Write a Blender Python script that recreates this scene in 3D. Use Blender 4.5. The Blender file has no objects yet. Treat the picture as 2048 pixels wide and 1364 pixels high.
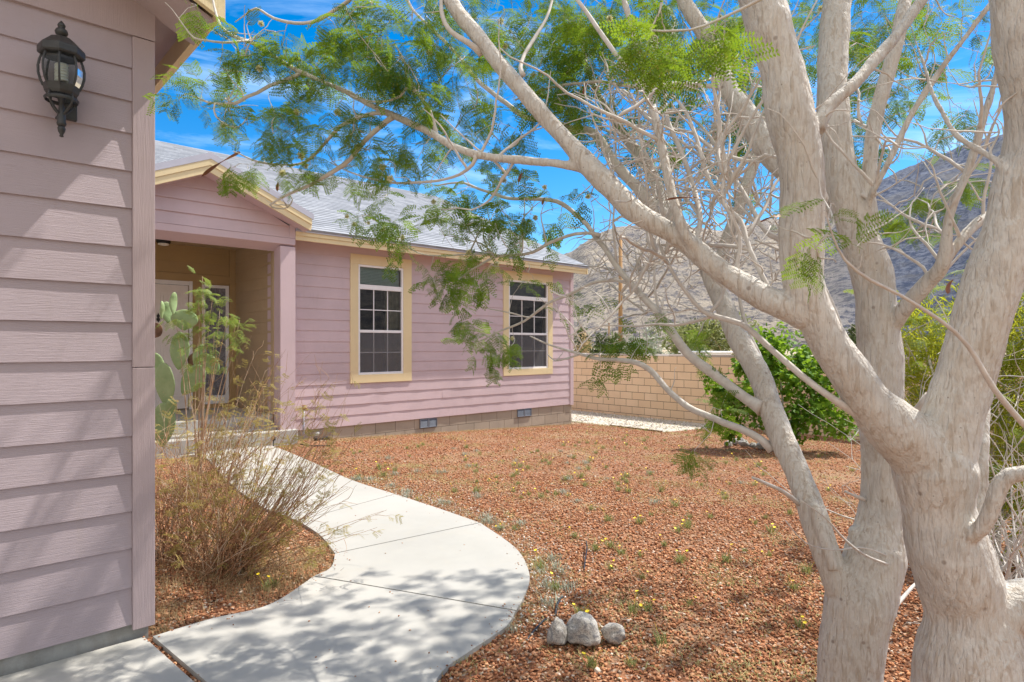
import bpy, bmesh, math, random
import numpy as np
from mathutils import Vector, Matrix, noise
R = math.radians
rnd = random.Random(7)
rng = np.random.default_rng(7)
scn = bpy.context.scene
COL = scn.collection

# ------------------------------------------------------------------ camera
F, CX, HY, H = 1240.0, 1024.0, 690.0, 1.5
TH = math.atan((2365 - CX) / F)
CF, SF = math.cos(TH), math.sin(TH)
cd = bpy.data.cameras.new('camera')
cd.sensor_width = 36; cd.lens = F / 2048 * 36
cd.shift_y = (HY - 682) / 2048
cd.clip_start = 0.05; cd.clip_end = 12000
cd.dof.use_dof = True; cd.dof.focus_distance = 5.5; cd.dof.aperture_fstop = 10
cam = bpy.data.objects.new('camera', cd); COL.objects.link(cam)
cam.location = (0, 0, H); cam.rotation_euler = (R(90), 0, TH - R(90))
scn.camera = cam

# ------------------------------------------------------------------ world + sun
SUN = Vector((0.70, -0.17, 1.05)).normalized()
EL = math.asin(SUN.z); AZ = math.atan2(SUN.x, SUN.y)
w = bpy.data.worlds.new('World'); scn.world = w; w.use_nodes = True
nt = w.node_tree; nt.nodes.clear()
def N(t, **k):
    n = nt.nodes.new(t)
    for a, b in k.items(): setattr(n, a, b)
    return n
sky = N('ShaderNodeTexSky', sky_type='NISHITA', sun_disc=False)
sky.sun_elevation = EL; sky.sun_rotation = AZ; sky.altitude = 400
sky.air_density = 1.0; sky.dust_density = 0.4; sky.ozone_density = 2.5
hs = N('ShaderNodeHueSaturation'); hs.inputs['Saturation'].default_value = 1.50; hs.inputs['Value'].default_value = .76
tc = N('ShaderNodeTexCoord'); mp = N('ShaderNodeMapping'); mp.inputs['Scale'].default_value = (1.6, 1.6, 7.0)
mp.inputs['Rotation'].default_value = (0.12, 0.1, 0.4)
nz = N('ShaderNodeTexNoise'); nz.inputs['Scale'].default_value = 1.5; nz.inputs['Detail'].default_value = 9; nz.inputs['Roughness'].default_value = 0.62
nz.inputs['Distortion'].default_value = 0.6
cr = N('ShaderNodeMapRange'); cr.inputs[1].default_value = 0.50; cr.inputs[2].default_value = 0.8; cr.inputs[4].default_value = 0.62
mx = N('ShaderNodeMixRGB'); mx.inputs[2].default_value = (4.6, 5.8, 7.0, 1)
bg = N('ShaderNodeBackground'); bg.inputs['Strength'].default_value = 0.15
out = N('ShaderNodeOutputWorld')
L = nt.links.new
L(sky.outputs[0], hs.inputs['Color']); L(hs.outputs[0], mx.inputs[1])
# unseen bright cloud added behind and above the viewer to lift neutral fill light
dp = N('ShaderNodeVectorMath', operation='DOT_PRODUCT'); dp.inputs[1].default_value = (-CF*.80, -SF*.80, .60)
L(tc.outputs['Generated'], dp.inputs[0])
fill_cloud = N('ShaderNodeMapRange', interpolation_type='SMOOTHSTEP'); fill_cloud.inputs[1].default_value = .12; fill_cloud.inputs[2].default_value = .75; fill_cloud.inputs[4].default_value = .85
L(dp.outputs['Value'], fill_cloud.inputs[0])
mx2 = N('ShaderNodeMixRGB'); mx2.inputs[2].default_value = (5.2, 5.1, 4.9, 1); L(fill_cloud.outputs[0], mx2.inputs[0]); L(mx.outputs[0], mx2.inputs[1])
L(tc.outputs['Generated'], mp.inputs[0]); L(mp.outputs[0], nz.inputs[0]); L(nz.outputs[0], cr.inputs[0]); L(cr.outputs[0], mx.inputs[0])
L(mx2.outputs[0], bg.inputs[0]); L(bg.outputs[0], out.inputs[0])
sd = bpy.data.lights.new('sun', 'SUN'); sd.energy = 4.2; sd.angle = R(0.53); sd.color = (1.0, 0.95, 0.87)
so = bpy.data.objects.new('sun', sd); COL.objects.link(so); so.rotation_euler = SUN.to_track_quat('Z', 'Y').to_euler()
so.location = (8, -3, 12)
scn.view_settings.view_transform = 'Standard'; scn.view_settings.look = 'None'
scn.view_settings.exposure = 0.86; scn.view_settings.gamma = 1.0
scn.cycles.max_bounces = 8; scn.cycles.diffuse_bounces = 4; scn.cycles.transparent_max_bounces = 12
try: scn.cycles.use_denoising = True
except Exception: pass

# ------------------------------------------------------------------ helpers
def P(px, py, d):
    lat = (px - CX) / F * d
    return Vector((d * CF + lat * SF, d * SF - lat * CF, H + (HY - py) / F * d))
def gz(x, y):
    t = min(max(x - 3.5, 0), 10.7)
    return -0.045 * t * min(1, t / 1.5)
def G(px, py):
    z = 0.0
    for _ in range(12):
        d = F * (H - z) / (py - HY); p = P(px, py, d); z = gz(p.x, p.y)
    return Vector((p.x, p.y, z))
def proj(p):
    d = p[0] * CF + p[1] * SF; lat = p[0] * SF - p[1] * CF
    return CX + F * lat / max(d, 1e-3), HY - F * (p[2] - H) / max(d, 1e-3), d
def tag(o, label=None, cat=None, group=None, kind=None):
    if label: o['label'] = label
    if cat: o['category'] = cat
    if group: o['group'] = group
    if kind: o['kind'] = kind
    return o
def empty(name, loc=(0, 0, 0), rz=0):
    o = bpy.data.objects.new(name, None); COL.objects.link(o); o.location = loc; o.rotation_euler = (0, 0, rz)
    o.empty_display_size = .2
    return o
def copy_tree(o, parent=None):
    c = o.copy(); COL.objects.link(c); c.parent = parent
    for ch in o.children: copy_tree(ch, c)
    return c

class MB:
    def __init__(s): s.v = []; s.f = []
    def quad(s, a, b, c, d):
        i = len(s.v); s.v += [tuple(a), tuple(b), tuple(c), tuple(d)]; s.f.append((i, i+1, i+2, i+3))
    def poly(s, pts):
        i = len(s.v); s.v += [tuple(p) for p in pts]; s.f.append(tuple(range(i, i+len(pts))))
    def box(s, x0, y0, z0, x1, y1, z1):
        i = len(s.v)
        s.v += [(x0,y0,z0),(x1,y0,z0),(x1,y1,z0),(x0,y1,z0),(x0,y0,z1),(x1,y0,z1),(x1,y1,z1),(x0,y1,z1)]
        s.f += [(i,i+3,i+2,i+1),(i+4,i+5,i+6,i+7),(i,i+1,i+5,i+4),(i+1,i+2,i+6,i+5),(i+2,i+3,i+7,i+6),(i+3,i,i+4,i+7)]
    def obox(s, c, ax, ay, az, hx, hy, hz):
        i = len(s.v); c = Vector(c)
        for sz in (-1, 1):
            for sx, sy in ((-1,-1),(1,-1),(1,1),(-1,1)):
                s.v.append(tuple(c + ax*hx*sx + ay*hy*sy + az*hz*sz))
        s.f += [(i,i+3,i+2,i+1),(i+4,i+5,i+6,i+7),(i,i+1,i+5,i+4),(i+1,i+2,i+6,i+5),(i+2,i+3,i+7,i+6),(i+3,i,i+4,i+7)]
    def prism(s, pts, off):
        """pts: 3D polygon, extruded by off"""
        i = len(s.v); n = len(pts); off = Vector(off)
        s.v += [tuple(p) for p in pts] + [tuple(Vector(p) + off) for p in pts]
        s.f.append(tuple(range(i, i+n))[::-1]); s.f.append(tuple(range(i+n, i+2*n)))
        for k in range(n):
            j = (k+1) % n; s.f.append((i+k, i+j, i+n+j, i+n+k))
    def tube(s, pts, rad, n=8, cap=True):
        pts = [Vector(p) for p in pts]; m = len(pts)
        if m < 2: return
        t = (pts[1]-pts[0]).normalized()
        u = t.orthogonal().normalized(); i0 = len(s.v)
        for k in range(m):
            if 0 < k < m-1: t = (pts[k+1]-pts[k-1])
            elif k == m-1: t = pts[k]-pts[k-1]
            if t.length < 1e-9: t = Vector((0,0,1))
            t = t.normalized(); u = (u - t*u.dot(t))
            u = u.normalized() if u.length > 1e-6 else t.orthogonal().normalized()
            v = t.cross(u); r = rad[k] if hasattr(rad, '__len__') else rad
            for a in range(n):
                an = 2*math.pi*a/n; s.v.append(tuple(pts[k] + u*(r*math.cos(an)) + v*(r*math.sin(an))))
        for k in range(m-1):
            for a in range(n):
                b = (a+1) % n; s.f.append((i0+k*n+a, i0+k*n+b, i0+(k+1)*n+b, i0+(k+1)*n+a))
        if cap:
            s.f.append(tuple(i0+a for a in range(n))[::-1]); s.f.append(tuple(i0+(m-1)*n+a for a in range(n)))
    def lathe(s, prof, c, n=16, rot=0.0, cap=True):
        i0 = len(s.v)
        for r, z in prof:
            for a in range(n):
                an = 2*math.pi*a/n + rot; s.v.append((c[0]+r*math.cos(an), c[1]+r*math.sin(an), c[2]+z))
        m = len(prof)
        for k in range(m-1):
            for a in range(n):
                b = (a+1) % n; s.f.append((i0+k*n+a, i0+k*n+b, i0+(k+1)*n+b, i0+(k+1)*n+a))
        if cap:
            s.f.append(tuple(i0+a for a in range(n))[::-1]); s.f.append(tuple(i0+(m-1)*n+a for a in range(n)))
    def build(s, name, mat, parent=None, smooth=False, bevel=0, angle=None):
        me = bpy.data.meshes.new(name); me.from_pydata(s.v, [], s.f); me.update()
        o = bpy.data.objects.new(name, me); COL.objects.link(o)
        if mat: me.materials.append(mat)
        if parent:
            o.parent = parent
            o.matrix_parent_inverse = Matrix.Identity(4)
            loc = parent.location
            if parent.parent: loc = loc + parent.parent.location
            if loc.length > 0 and not getattr(s, 'local', False):
                me.transform(Matrix.Translation(-loc))
        if smooth:
            me.polygons.foreach_set('use_smooth', [True]*len(me.polygons))
        if bevel:
            b = o.modifiers.new('bevel', 'BEVEL'); b.width = bevel; b.segments = 2; b.limit_method = 'ANGLE'
        return o
def np_mesh(name, V, Fa, mat, parent=None, smooth=False):
    V = np.asarray(V, np.float32); Fa = np.asarray(Fa, np.int32); k = Fa.shape[1]
    if parent is not None:
        V = V - np.array(parent.location, np.float32)
    me = bpy.data.meshes.new(name)
    me.vertices.add(len(V)); me.vertices.foreach_set('co', V.ravel())
    me.loops.add(Fa.size); me.loops.foreach_set('vertex_index', Fa.ravel())
    me.polygons.add(len(Fa)); me.polygons.foreach_set('loop_start', np.arange(len(Fa), dtype=np.int32)*k)
    try: me.polygons.foreach_set('loop_total', np.full(len(Fa), k, np.int32))
    except Exception: pass
    if smooth: me.polygons.foreach_set('use_smooth', np.ones(len(Fa), bool))
    me.update(calc_edges=True); me.validate()
    o = bpy.data.objects.new(name, me); COL.objects.link(o); me.materials.append(mat)
    if parent: o.parent = parent
    return o
def instance_np(protoV, protoF, M):
    """protoV (n,3), protoF(m,k), M (I,3,4) -> merged arrays"""
    n = len(protoV); I = len(M)
    V = np.einsum('iab,nb->ina', M[:, :, :3], protoV) + M[:, None, :, 3]
    Fa = protoF[None] + (np.arange(I)*n)[:, None, None]
    return V.reshape(-1, 3), Fa.reshape(-1, protoF.shape[1])
def merge_np(parts):
    Vs, Fs, o = [], [], 0
    for V, Fa in parts:
        Vs.append(V); Fs.append(Fa + o); o += len(V)
    return np.concatenate(Vs), np.concatenate(Fs)
def frames(pos, d, up, scale):
    """arrays: x axis=d, z approx up"""
    d = d / np.linalg.norm(d, axis=1, keepdims=True)
    y = np.cross(up, d); y /= np.maximum(np.linalg.norm(y, axis=1, keepdims=True), 1e-6)
    z = np.cross(d, y)
    M = np.stack([d, y, z, pos], axis=2)
    M[:, :, :3] *= scale[:, None, None]
    return M

# ------------------------------------------------------------------ materials
class MT:
    def __init__(s, name):
        s.m = bpy.data.materials.new(name); s.m.use_nodes = True; s.t = s.m.node_tree; s.t.nodes.clear()
        s.out = s.n('ShaderNodeOutputMaterial')
    def n(s, t, inp=None, **k):
        n = s.t.nodes.new(t)
        for a, b in k.items(): setattr(n, a, b)
        if inp:
            for a, b in inp.items():
                if hasattr(b, 'is_output') or isinstance(b, bpy.types.NodeSocket): s.t.links.new(b, n.inputs[a])
                else: n.inputs[a].default_value = b
        return n
    def coord(s, scale=(1,1,1), kind='Object', rot=(0,0,0)):
        c = s.n('ShaderNodeTexCoord'); m = s.n('ShaderNodeMapping', {0: c.outputs[kind], 'Scale': scale, 'Rotation': rot}); return m.outputs[0]
    def noise(s, vec, scale, detail=4, rough=.55, dist=0):
        return s.n('ShaderNodeTexNoise', {'Vector': vec, 'Scale': scale, 'Detail': detail, 'Roughness': rough, 'Distortion': dist}).outputs[0]
    def rng(s, v, a, b, c=0., d=1.):
        return s.n('ShaderNodeMapRange', {0: v, 1: a, 2: b, 3: c, 4: d}).outputs[0]
    def mix(s, f, a, b, mode='MIX'):
        c = lambda q: (*q, 1) if isinstance(q, tuple) and len(q) == 3 else q
        return s.n('ShaderNodeMixRGB', {0: f, 1: c(a), 2: c(b)}, blend_type=mode).outputs[0]
    def ramp(s, v, stops):
        r = s.n('ShaderNodeValToRGB', {0: v}); e = r.color_ramp.elements
        while len(e) < len(stops): e.new(.5)
        for k, (p, c) in enumerate(stops): e[k].position = p; e[k].color = (*c, 1)
        return r.outputs[0]
    def bump(s, h, strength=.5, dist=.01, normal=None):
        i = {'Height': h, 'Strength': strength, 'Distance': dist}
        if normal is not None: i['Normal'] = normal
        return s.n('ShaderNodeBump', i).outputs[0]
    def pbr(s, color, rough=.6, normal=None, spec=.4, metal=0, **k):
        if isinstance(color, tuple) and len(color) == 3: color = (*color, 1)
        i = {'Base Color': color, 'Roughness': rough, 'Specular IOR Level': spec, 'Metallic': metal}
        i.update(k)
        if normal is not None: i['Normal'] = normal
        b = s.n('ShaderNodeBsdfPrincipled', i); s.t.links.new(b.outputs[0], s.out.inputs[0]); return s.m
def simple(name, col, rough=.6, metal=0, var=.12, nscale=8, bump=.15, spec=.4):
    t = MT(name); v = t.coord(); n = t.noise(v, nscale, 5)
    c = t.mix(t.rng(n, .3, .7), tuple(x*(1-var) for x in col), tuple(min(1, x*(1+var)) for x in col))
    return t.pbr(c, rough, t.bump(t.noise(v, nscale*12, 4), bump, .002), spec, metal)
def siding_mat(name, col, axis='x', dirt=.10):
    t = MT(name)
    sc = (1.2, 1.2, 34) if axis == 'x' else (26, 26, 1.1)
    v = t.coord(sc); g = t.noise(v, 6, 5, .6, .8)
    o = t.coord(); big = t.noise(o, 1.6, 5, .6); fine = t.noise(o, 60, 3)
    geo = t.n('ShaderNodeNewGeometry')
    c = t.mix(t.rng(big, .3, .7), tuple(x*(1-dirt) for x in col), tuple(min(1, x*(1+dirt*.6)) for x in col))
    c = t.mix(t.rng(geo.outputs['Random Per Island'], 0, 1, 0, .10), c, (.30, .23, .22))
    dirtn = t.noise(t.coord((6, 6, .8)), 3, 5, .65)
    c = t.mix(t.rng(dirtn, .58, .8, 0, .22), c, (.33, .27, .22))
    n = t.bump(g, .55, .004); n = t.bump(fine, .12, .001, n)
    return t.pbr(c, t.rng(g, .3, .7, .38, .55), n, .45)
PINK = (.57, .44, .458)
M = {}
M['pink'] = siding_mat('pink_siding_paint', PINK)
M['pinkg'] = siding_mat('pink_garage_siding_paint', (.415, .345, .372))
M['pinkt'] = siding_mat('pink_trim_paint', PINK, 'z', .06)
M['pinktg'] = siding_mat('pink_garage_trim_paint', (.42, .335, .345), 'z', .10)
M['cream'] = siding_mat('cream_trim_paint', (.76, .62, .36), 'z', .05)
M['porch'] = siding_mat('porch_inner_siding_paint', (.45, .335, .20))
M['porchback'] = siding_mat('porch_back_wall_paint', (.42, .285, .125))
M['white'] = simple('white_vinyl', (.80, .79, .80), .35, var=.03)
M['door'] = simple('door_paint', (.78, .72, .68), .4, var=.04)
M['drip'] = simple('roof_edge_metal', (.46, .46, .53), .4, var=.05)
M['black'] = simple('black_plastic', (.02, .02, .022), .4, var=.1)
M['lantern'] = simple('bronze_lantern_metal', (.040, .040, .040), .42, var=.25, nscale=30, bump=.4)
M['pipe'] = simple('grey_pipe', (.35, .36, .42), .4)
M['brass'] = simple('weathered_brass', (.30, .17, .06), .5, metal=.3)
M['dark'] = simple('dark_interior', (.03, .028, .026), .9)
M['vent'] = simple('galvanized_vent', (.17, .185, .22), .5, metal=.2, var=.1)
M['bulb'] = simple('frosted_bulb', (.80, .78, .70), .4, var=.02)
M['yellow'] = simple('yellow_petals', (.85, .62, .02), .6, var=.05)
M['pod'] = simple('dry_pod', (.20, .07, .025), .6, var=.25, nscale=30)
def glassm(name, tint, refl_rough=.02, op=0.0, ior=1.5):
    t = MT(name); v = t.coord()
    tr = t.n('ShaderNodeBsdfTransparent', {0: (*tint, 1)})
    gl = t.n('ShaderNodeBsdfGlossy', {'Roughness': refl_rough, 'Normal': t.bump(t.noise(v, 2.5, 2), .05, .01)})
    fr = t.n('ShaderNodeFresnel', {'IOR': ior})
    f = t.rng(fr.outputs[0], 0, 1, op, 1)
    mxs = t.n('ShaderNodeMixShader', {0: f, 1: tr.outputs[0], 2: gl.outputs[0]})
    t.t.links.new(mxs.outputs[0], t.out.inputs[0]); return t.m
M['glass'] = glassm('window_glass', (.66, .72, .70), .01, .07)
M['lglass'] = glassm('lantern_glass', (.66, .70, .70), .12, .0, 1.25)
t = MT('insect_screen'); tr = t.n('ShaderNodeBsdfTransparent', {0: (1, 1, 1, 1)}); df = t.n('ShaderNodeBsdfDiffuse', {0: (.16, .16, .17, 1)}); ms = t.n('ShaderNodeMixShader', {0: .55, 1: tr.outputs[0], 2: df.outputs[0]}); t.t.links.new(ms.outputs[0], t.out.inputs[0]); M['screen'] = t.m
# obscure leaded glass
t = MT('leaded_glass'); v = t.coord(); n = t.noise(v, 38, 4, .6, 1.5)
M['leaded'] = t.pbr(t.ramp(n, [(.3, (.03, .03, .035)), (.6, (.26, .25, .28))]), .15, t.bump(n, .7, .01), .7)
# blinds
t = MT('window_blind'); c = t.n('ShaderNodeTexCoord'); wv = t.n('ShaderNodeTexWave', {0: c.outputs['Object'], 'Scale': 12.0}, bands_direction='Z')
M['blind'] = t.pbr(t.mix(t.rng(wv.outputs[0], 0, 1), (.50, .60, .58), (.72, .80, .78)), .6, t.bump(wv.outputs[0], .6, .01))
M['curtain'] = simple('curtain_cloth', (.42, .36, .27), .9, var=.25, nscale=9)
# concrete
t = MT('concrete_walk'); v = t.coord(); a = t.noise(v, .9, 6, .6); b = t.noise(v, 9, 6, .65); fn = t.noise(v, 160, 3)
c = t.mix(t.rng(a, .3, .72), (.35, .34, .31), (.43, .415, .38)); c = t.mix(t.rng(b, .5, .85, 0, .35), c, (.42, .40, .36))
vo = t.n('ShaderNodeTexVoronoi', {0: v, 'Scale': 12.0}); c = t.mix(t.rng(vo.outputs[0], .02, .05, .5, 0), c, (.22, .20, .17))
c = t.mix(t.rng(t.noise(t.coord((1, 1, 1), rot=(0, 0, .6)), 2.4, 8, .7, 1.2), .52, .72, 0, .35), c, (.40, .36, .30)); sw = t.noise(t.coord((3, 60, 1), rot=(0, 0, .35)), 3, 3); c = t.mix(t.rng(sw, .4, .7, 0, .16), c, (.40, .38, .34))
M['conc'] = t.pbr(c, .85, t.bump(fn, .25, .002, t.bump(b, .2, .004)), .2)
t = MT('grey_concrete'); v = t.coord(); b = t.noise(v, 7, 6, .65); st = t.noise(t.coord((3, 3, 1)), 5, 5)
c = t.mix(t.rng(b, .3, .75), (.25, .25, .235), (.40, .40, .38)); c = t.mix(t.rng(st, .5, .75, 0, .5), c, (.22, .20, .16))
M['gconc'] = t.pbr(c, .85, t.bump(t.noise(v, 90, 4), .4, .003), .2)
# block walls
def blockm(name, c0, c1, c2):
    t = MT(name); v = t.coord(); g = t.n('ShaderNodeNewGeometry')
    c = t.mix(g.outputs['Random Per Island'], c0, c1); c = t.mix(t.rng(t.noise(v, 2.2, 5), .45, .75, 0, .75), c, c2)
    f = t.noise(v, 70, 4); c = t.mix(t.rng(f, .55, .75, 0, .25), c, tuple(x*.55 for x in c0))
    return t.pbr(c, .9, t.bump(f, .5, .004), .15)
M['block'] = blockm('tan_block', (.68, .50, .315), (.74, .56, .37), (.64, .475, .31))
M['fblock'] = blockm('foundation_block', (.36, .30, .235), (.42, .35, .28), (.29, .245, .20))
M['mortar'] = simple('mortar', (.13, .105, .08), .95)
# shingles
t = MT('grey_shingles'); v = t.coord()
br = t.n('ShaderNodeTexBrick', {0: v, 'Color1': (.16, .172, .195, 1), 'Color2': (.32, .335, .37, 1), 'Mortar': (.17, .18, .20, 1), 'Scale': 1.0, 'Mortar Size': .004, 'Brick Width': .31, 'Row Height': .1285, 'Bias': .1})
c = t.mix(t.rng(t.noise(v, 240, 3), .3, .7, 0, .3), br.outputs[0], (.32, .33, .36)); c = t.mix(t.rng(t.noise(t.coord((3.2, 7.7, 1)), 1.0, 4, .7), .45, .62, 0, .6), c, (.22, .235, .26)); c = t.mix(t.rng(t.noise(v, .8, 4), .4, .7, 0, .2), c, (.37, .38, .40))
M['shingle'] = t.pbr(c, .9, t.bump(t.noise(v, 300, 2), .5, .002), .2)
# ground
t = MT('red_gravel_bed'); v = t.coord(); vo = t.n('ShaderNodeTexVoronoi', {0: v, 'Scale': 38.0}); vo2 = t.n('ShaderNodeTexVoronoi', {0: v, 'Scale': 75.0})
c = t.mix(t.n('ShaderNodeSeparateColor', {0: vo.outputs['Color']}).outputs[0], (.15, .065, .035), (.34, .16, .085))
c = t.mix(t.rng(t.n('ShaderNodeSeparateColor', {0: vo2.outputs['Color']}).outputs[1], .85, 1, 0, .7), c, (.48, .42, .34))
c = t.mix(t.rng(t.noise(v, .8, 5), .52, .68, 0, .55), c, (.34, .23, .14))
M['redbed'] = t.pbr(c, .95, t.bump(vo.outputs[0], 1.0, .02), .1)
t = MT('red_lava_stone'); v = t.coord(); g = t.n('ShaderNodeNewGeometry')
c = t.ramp(g.outputs['Random Per Island'], [(0, (.17, .066, .034)), (.28, (.37, .15, .072)), (.6, (.51, .235, .115)), (.88, (.62, .35, .195)), (.96, (.46, .36, .27)), (1, (.68, .58, .47))])
c = t.mix(t.rng(t.noise(v, 90, 4), .4, .75, 0, .4), c, (.24, .10, .065))
M['redstone'] = t.pbr(c, .95, t.bump(t.noise(v, 180, 3), .6, .004), .1)
t = MT('white_gravel'); v = t.coord(); g = t.n('ShaderNodeNewGeometry'); vo = t.n('ShaderNodeTexVoronoi', {0: v, 'Scale': 40.0})
c = t.mix(t.n('ShaderNodeSeparateColor', {0: vo.outputs['Color']}).outputs[0], (.38, .33, .27), (.66, .61, .54)); c = t.mix(t.rng(t.noise(v, 1.2, 5), .5, .7, 0, .5), c, (.35, .30, .22))
M['wgravel'] = t.pbr(c, .9, t.bump(vo.outputs[0], 1, .02), .2)
t = MT('pale_stone'); v = t.coord(); g = t.n('ShaderNodeNewGeometry')
M['pstone'] = t.pbr(t.ramp(g.outputs['Random Per Island'], [(0, (.32, .27, .23)), (.5, (.62, .57, .50)), (1, (.76, .73, .68))]), .9, None, .2)
t = MT('desert_ground'); v = t.coord(); n = t.noise(v, .25, 8, .6)
c = t.mix(t.rng(n, .35, .7), (.36, .29, .20), (.46, .38, .27)); c = t.mix(t.rng(t.noise(v, 2.2, 6, .7), .55, .62, 0, .8), c, (.16, .17, .08))
M['desert'] = t.pbr(c, .95, t.bump(t.noise(v, 3, 6), .5, .1), .1)
# mountain
t = MT('mountain_rock'); v = t.coord(); sx = t.n('ShaderNodeSeparateXYZ', {0: v})
n1 = t.noise(v, .012, 10, .72, .5); n2 = t.noise(v, .13, 8, .78); n3 = t.noise(v, .0035, 5, .6)
vo = t.n('ShaderNodeTexVoronoi', {0: v, 'Scale': .14})
c = t.mix(t.rng(n1, .4, .62), (.55, .47, .37), (.36, .32, .29))
c = t.mix(t.rng(n2, .50, .56, 0, .85), c, (.12, .12, .15)); c = t.mix(t.rng(vo.outputs[0], .12, .3, .8, 0), c, (.11, .105, .12))
vs = t.n('ShaderNodeTexVoronoi', {0: v, 'Scale': .30}); c = t.mix(t.rng(vs.outputs[0], .16, .26, .7, 0), c, (.17, .175, .12)); c = t.mix(t.rng(t.noise(v, .35, 6, .8), .56, .62, 0, .7), c, (.13, .12, .125))
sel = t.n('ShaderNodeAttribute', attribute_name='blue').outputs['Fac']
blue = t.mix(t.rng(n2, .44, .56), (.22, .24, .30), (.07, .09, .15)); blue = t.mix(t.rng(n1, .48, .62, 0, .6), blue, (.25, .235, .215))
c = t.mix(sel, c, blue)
M['mount'] = t.pbr(c, .95, t.bump(n2, 1.0, 6.0, t.bump(n1, .8, 20.)), .05)
# bark
t = MT('pale_bark')
v = t.coord((1, 1, .13)); wig = t.noise(v, 78, 3, .55, .7); wg2 = t.noise(v, 34, 5, .6, 1.0); o = t.coord(); big = t.noise(o, 4, 4); fn = t.noise(o, 130, 4, .6)
wv = t.n('ShaderNodeTexWave', {0: t.coord((1, 1, .20)), 'Scale': 20.0, 'Distortion': 14.0, 'Detail': 4.0, 'Detail Scale': 2.2, 'Detail Roughness': .6}, bands_direction='DIAGONAL')
c = t.mix(t.rng(big, .3, .7), (.55, .515, .465), (.64, .615, .57))
c = t.mix(t.rng(wv.outputs[0], .60, .98, 0, .28), c, (.42, .33, .24)); c = t.mix(t.rng(wig, .54, .62, 0, .50), c, (.36, .28, .205)); c = t.mix(t.rng(wg2, .57, .66, 0, .25), c, (.40, .345, .285)); c = t.mix(t.rng(t.noise(o, 2.3, 6, .65, 1.0), .50, .62, 0, .45), c, (.42, .40, .375))
spots = t.n('ShaderNodeTexVoronoi', {0: o, 'Scale': 13.0}); c = t.mix(t.rng(spots.outputs[0], .05, .10, .55, 0), c, (.16, .11, .08))
c = t.mix(t.rng(fn, .55, .8, 0, .25), c, (.36, .31, .26)); sp2 = t.n('ShaderNodeTexVoronoi', {0: o, 'Scale': 30.0}); c = t.mix(t.rng(sp2.outputs[0], .035, .07, .7, 0), c, (.12, .09, .07)); c = t.mix(t.rng(t.noise(o, 9, 5, .7), .57, .72, 0, .5), c, (.30, .235, .19))
nn = t.bump(wv.outputs[0], .55, .005); nn = t.bump(wig, .7, .005, nn); nn = t.bump(wg2, .3, .008, nn); nn = t.bump(fn, .3, .002, nn)
M['bark'] = t.pbr(c, .8, nn, .25)
t = MT('pale_twig_bark'); o = t.coord(); n = t.noise(o, 30, 4)
M['twig'] = t.pbr(t.mix(t.rng(n, .35, .7), (.50, .455, .41), (.62, .585, .54)), .75, t.bump(n, .4, .002), .3)
t = MT('brown_twig_bark'); o = t.coord(); n = t.noise(o, 22, 4)
M['btwig'] = t.pbr(t.mix(t.rng(n, .35, .65), (.27, .12, .055), (.46, .29, .16)), .75, None, .3)
t = MT('straw_twig_bark'); o = t.coord(); n = t.noise(o, 14, 4)
M['stwig'] = t.pbr(t.mix(t.rng(n, .35, .65), (.34, .21, .115), (.54, .43, .31)), .8, None, .2)
def leafm(name, c0, c1, ct, tr=.4, sc=5, dry=None):
    t = MT(name); v = t.coord(); n = t.noise(v, sc, 4, .6); g = t.n('ShaderNodeNewGeometry')
    c = t.mix(t.rng(n, .35, .65), c0, c1)
    if dry: c = t.mix(t.rng(g.outputs['Random Per Island'], .9, .92), c, dry)
    c = t.mix(t.rng(g.outputs['Random Per Island'], 0, 1, 0, .3), c, tuple(x*.6 for x in c0))
    d = t.n('ShaderNodeBsdfPrincipled', {'Base Color': c, 'Roughness': .6, 'Specular IOR Level': .25})
    tl = t.n('ShaderNodeBsdfTranslucent', {0: t.mix(.6, c, ct)})
    s = t.n('ShaderNodeMixShader', {0: tr, 1: d.outputs[0], 2: tl.outputs[0]})
    t.t.links.new(s.outputs[0], t.out.inputs[0]); return t.m
M['leaf'] = leafm('tree_leaf', (.035, .11, .012), (.18, .29, .025), (.38, .54, .03), .42, 4, (.32, .30, .05))
M['bushleaf'] = leafm('dry_bush_leaf', (.25, .23, .06), (.44, .33, .11), (.55, .46, .12), .35, 6, (.40, .22, .06))
M['sapleaf'] = leafm('sapling_leaf', (.15, .25, .06), (.30, .36, .09), (.40, .50, .08), .4, 9, (.50, .40, .08))
M['shrubleaf'] = leafm('shrub_leaf', (.045, .14, .012), (.20, .36, .03), (.42, .62, .04), .40, 2)
M['needle'] = leafm('yellow_green_leaf', (.26, .34, .03), (.54, .54, .05), (.68, .68, .05), .5, 3)
M['weed'] = leafm('weed_leaf', (.17, .21, .07), (.32, .33, .13), (.40, .42, .12), .3, 20)
M['gweed'] = leafm('grey_weed_leaf', (.32, .36, .28), (.44, .46, .36), (.4, .42, .3), .2, 20)
M['straw'] = leafm('dry_straw', (.36, .25, .12), (.52, .40, .22), (.5, .4, .2), .25, 3)
M['cover'] = leafm('ground_cover_leaf', (.34, .33, .12), (.50, .43, .20), (.5, .5, .15), .25, 1.2)
M['puff'] = leafm('cream_blossom', (.66, .62, .36), (.78, .75, .50), (.7, .7, .4), .3, 20)
M['dbush'] = leafm('desert_bush_leaf', (.07, .10, .035), (.15, .17, .06), (.2, .24, .08), .2, 2)
t = MT('cactus_skin'); v = t.coord(); n = t.noise(v, 6, 5); vo = t.n('ShaderNodeTexVoronoi', {0: v, 'Scale': 24.0})
c = t.mix(t.rng(n, .35, .7), (.21, .31, .12), (.33, .43, .20)); c = t.mix(t.rng(vo.outputs[0], .08, .2, .7, 0), c, (.40, .36, .18))
M['cactus'] = t.pbr(c, .55, t.bump(vo.outputs[0], .3, .01), .35)
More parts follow.
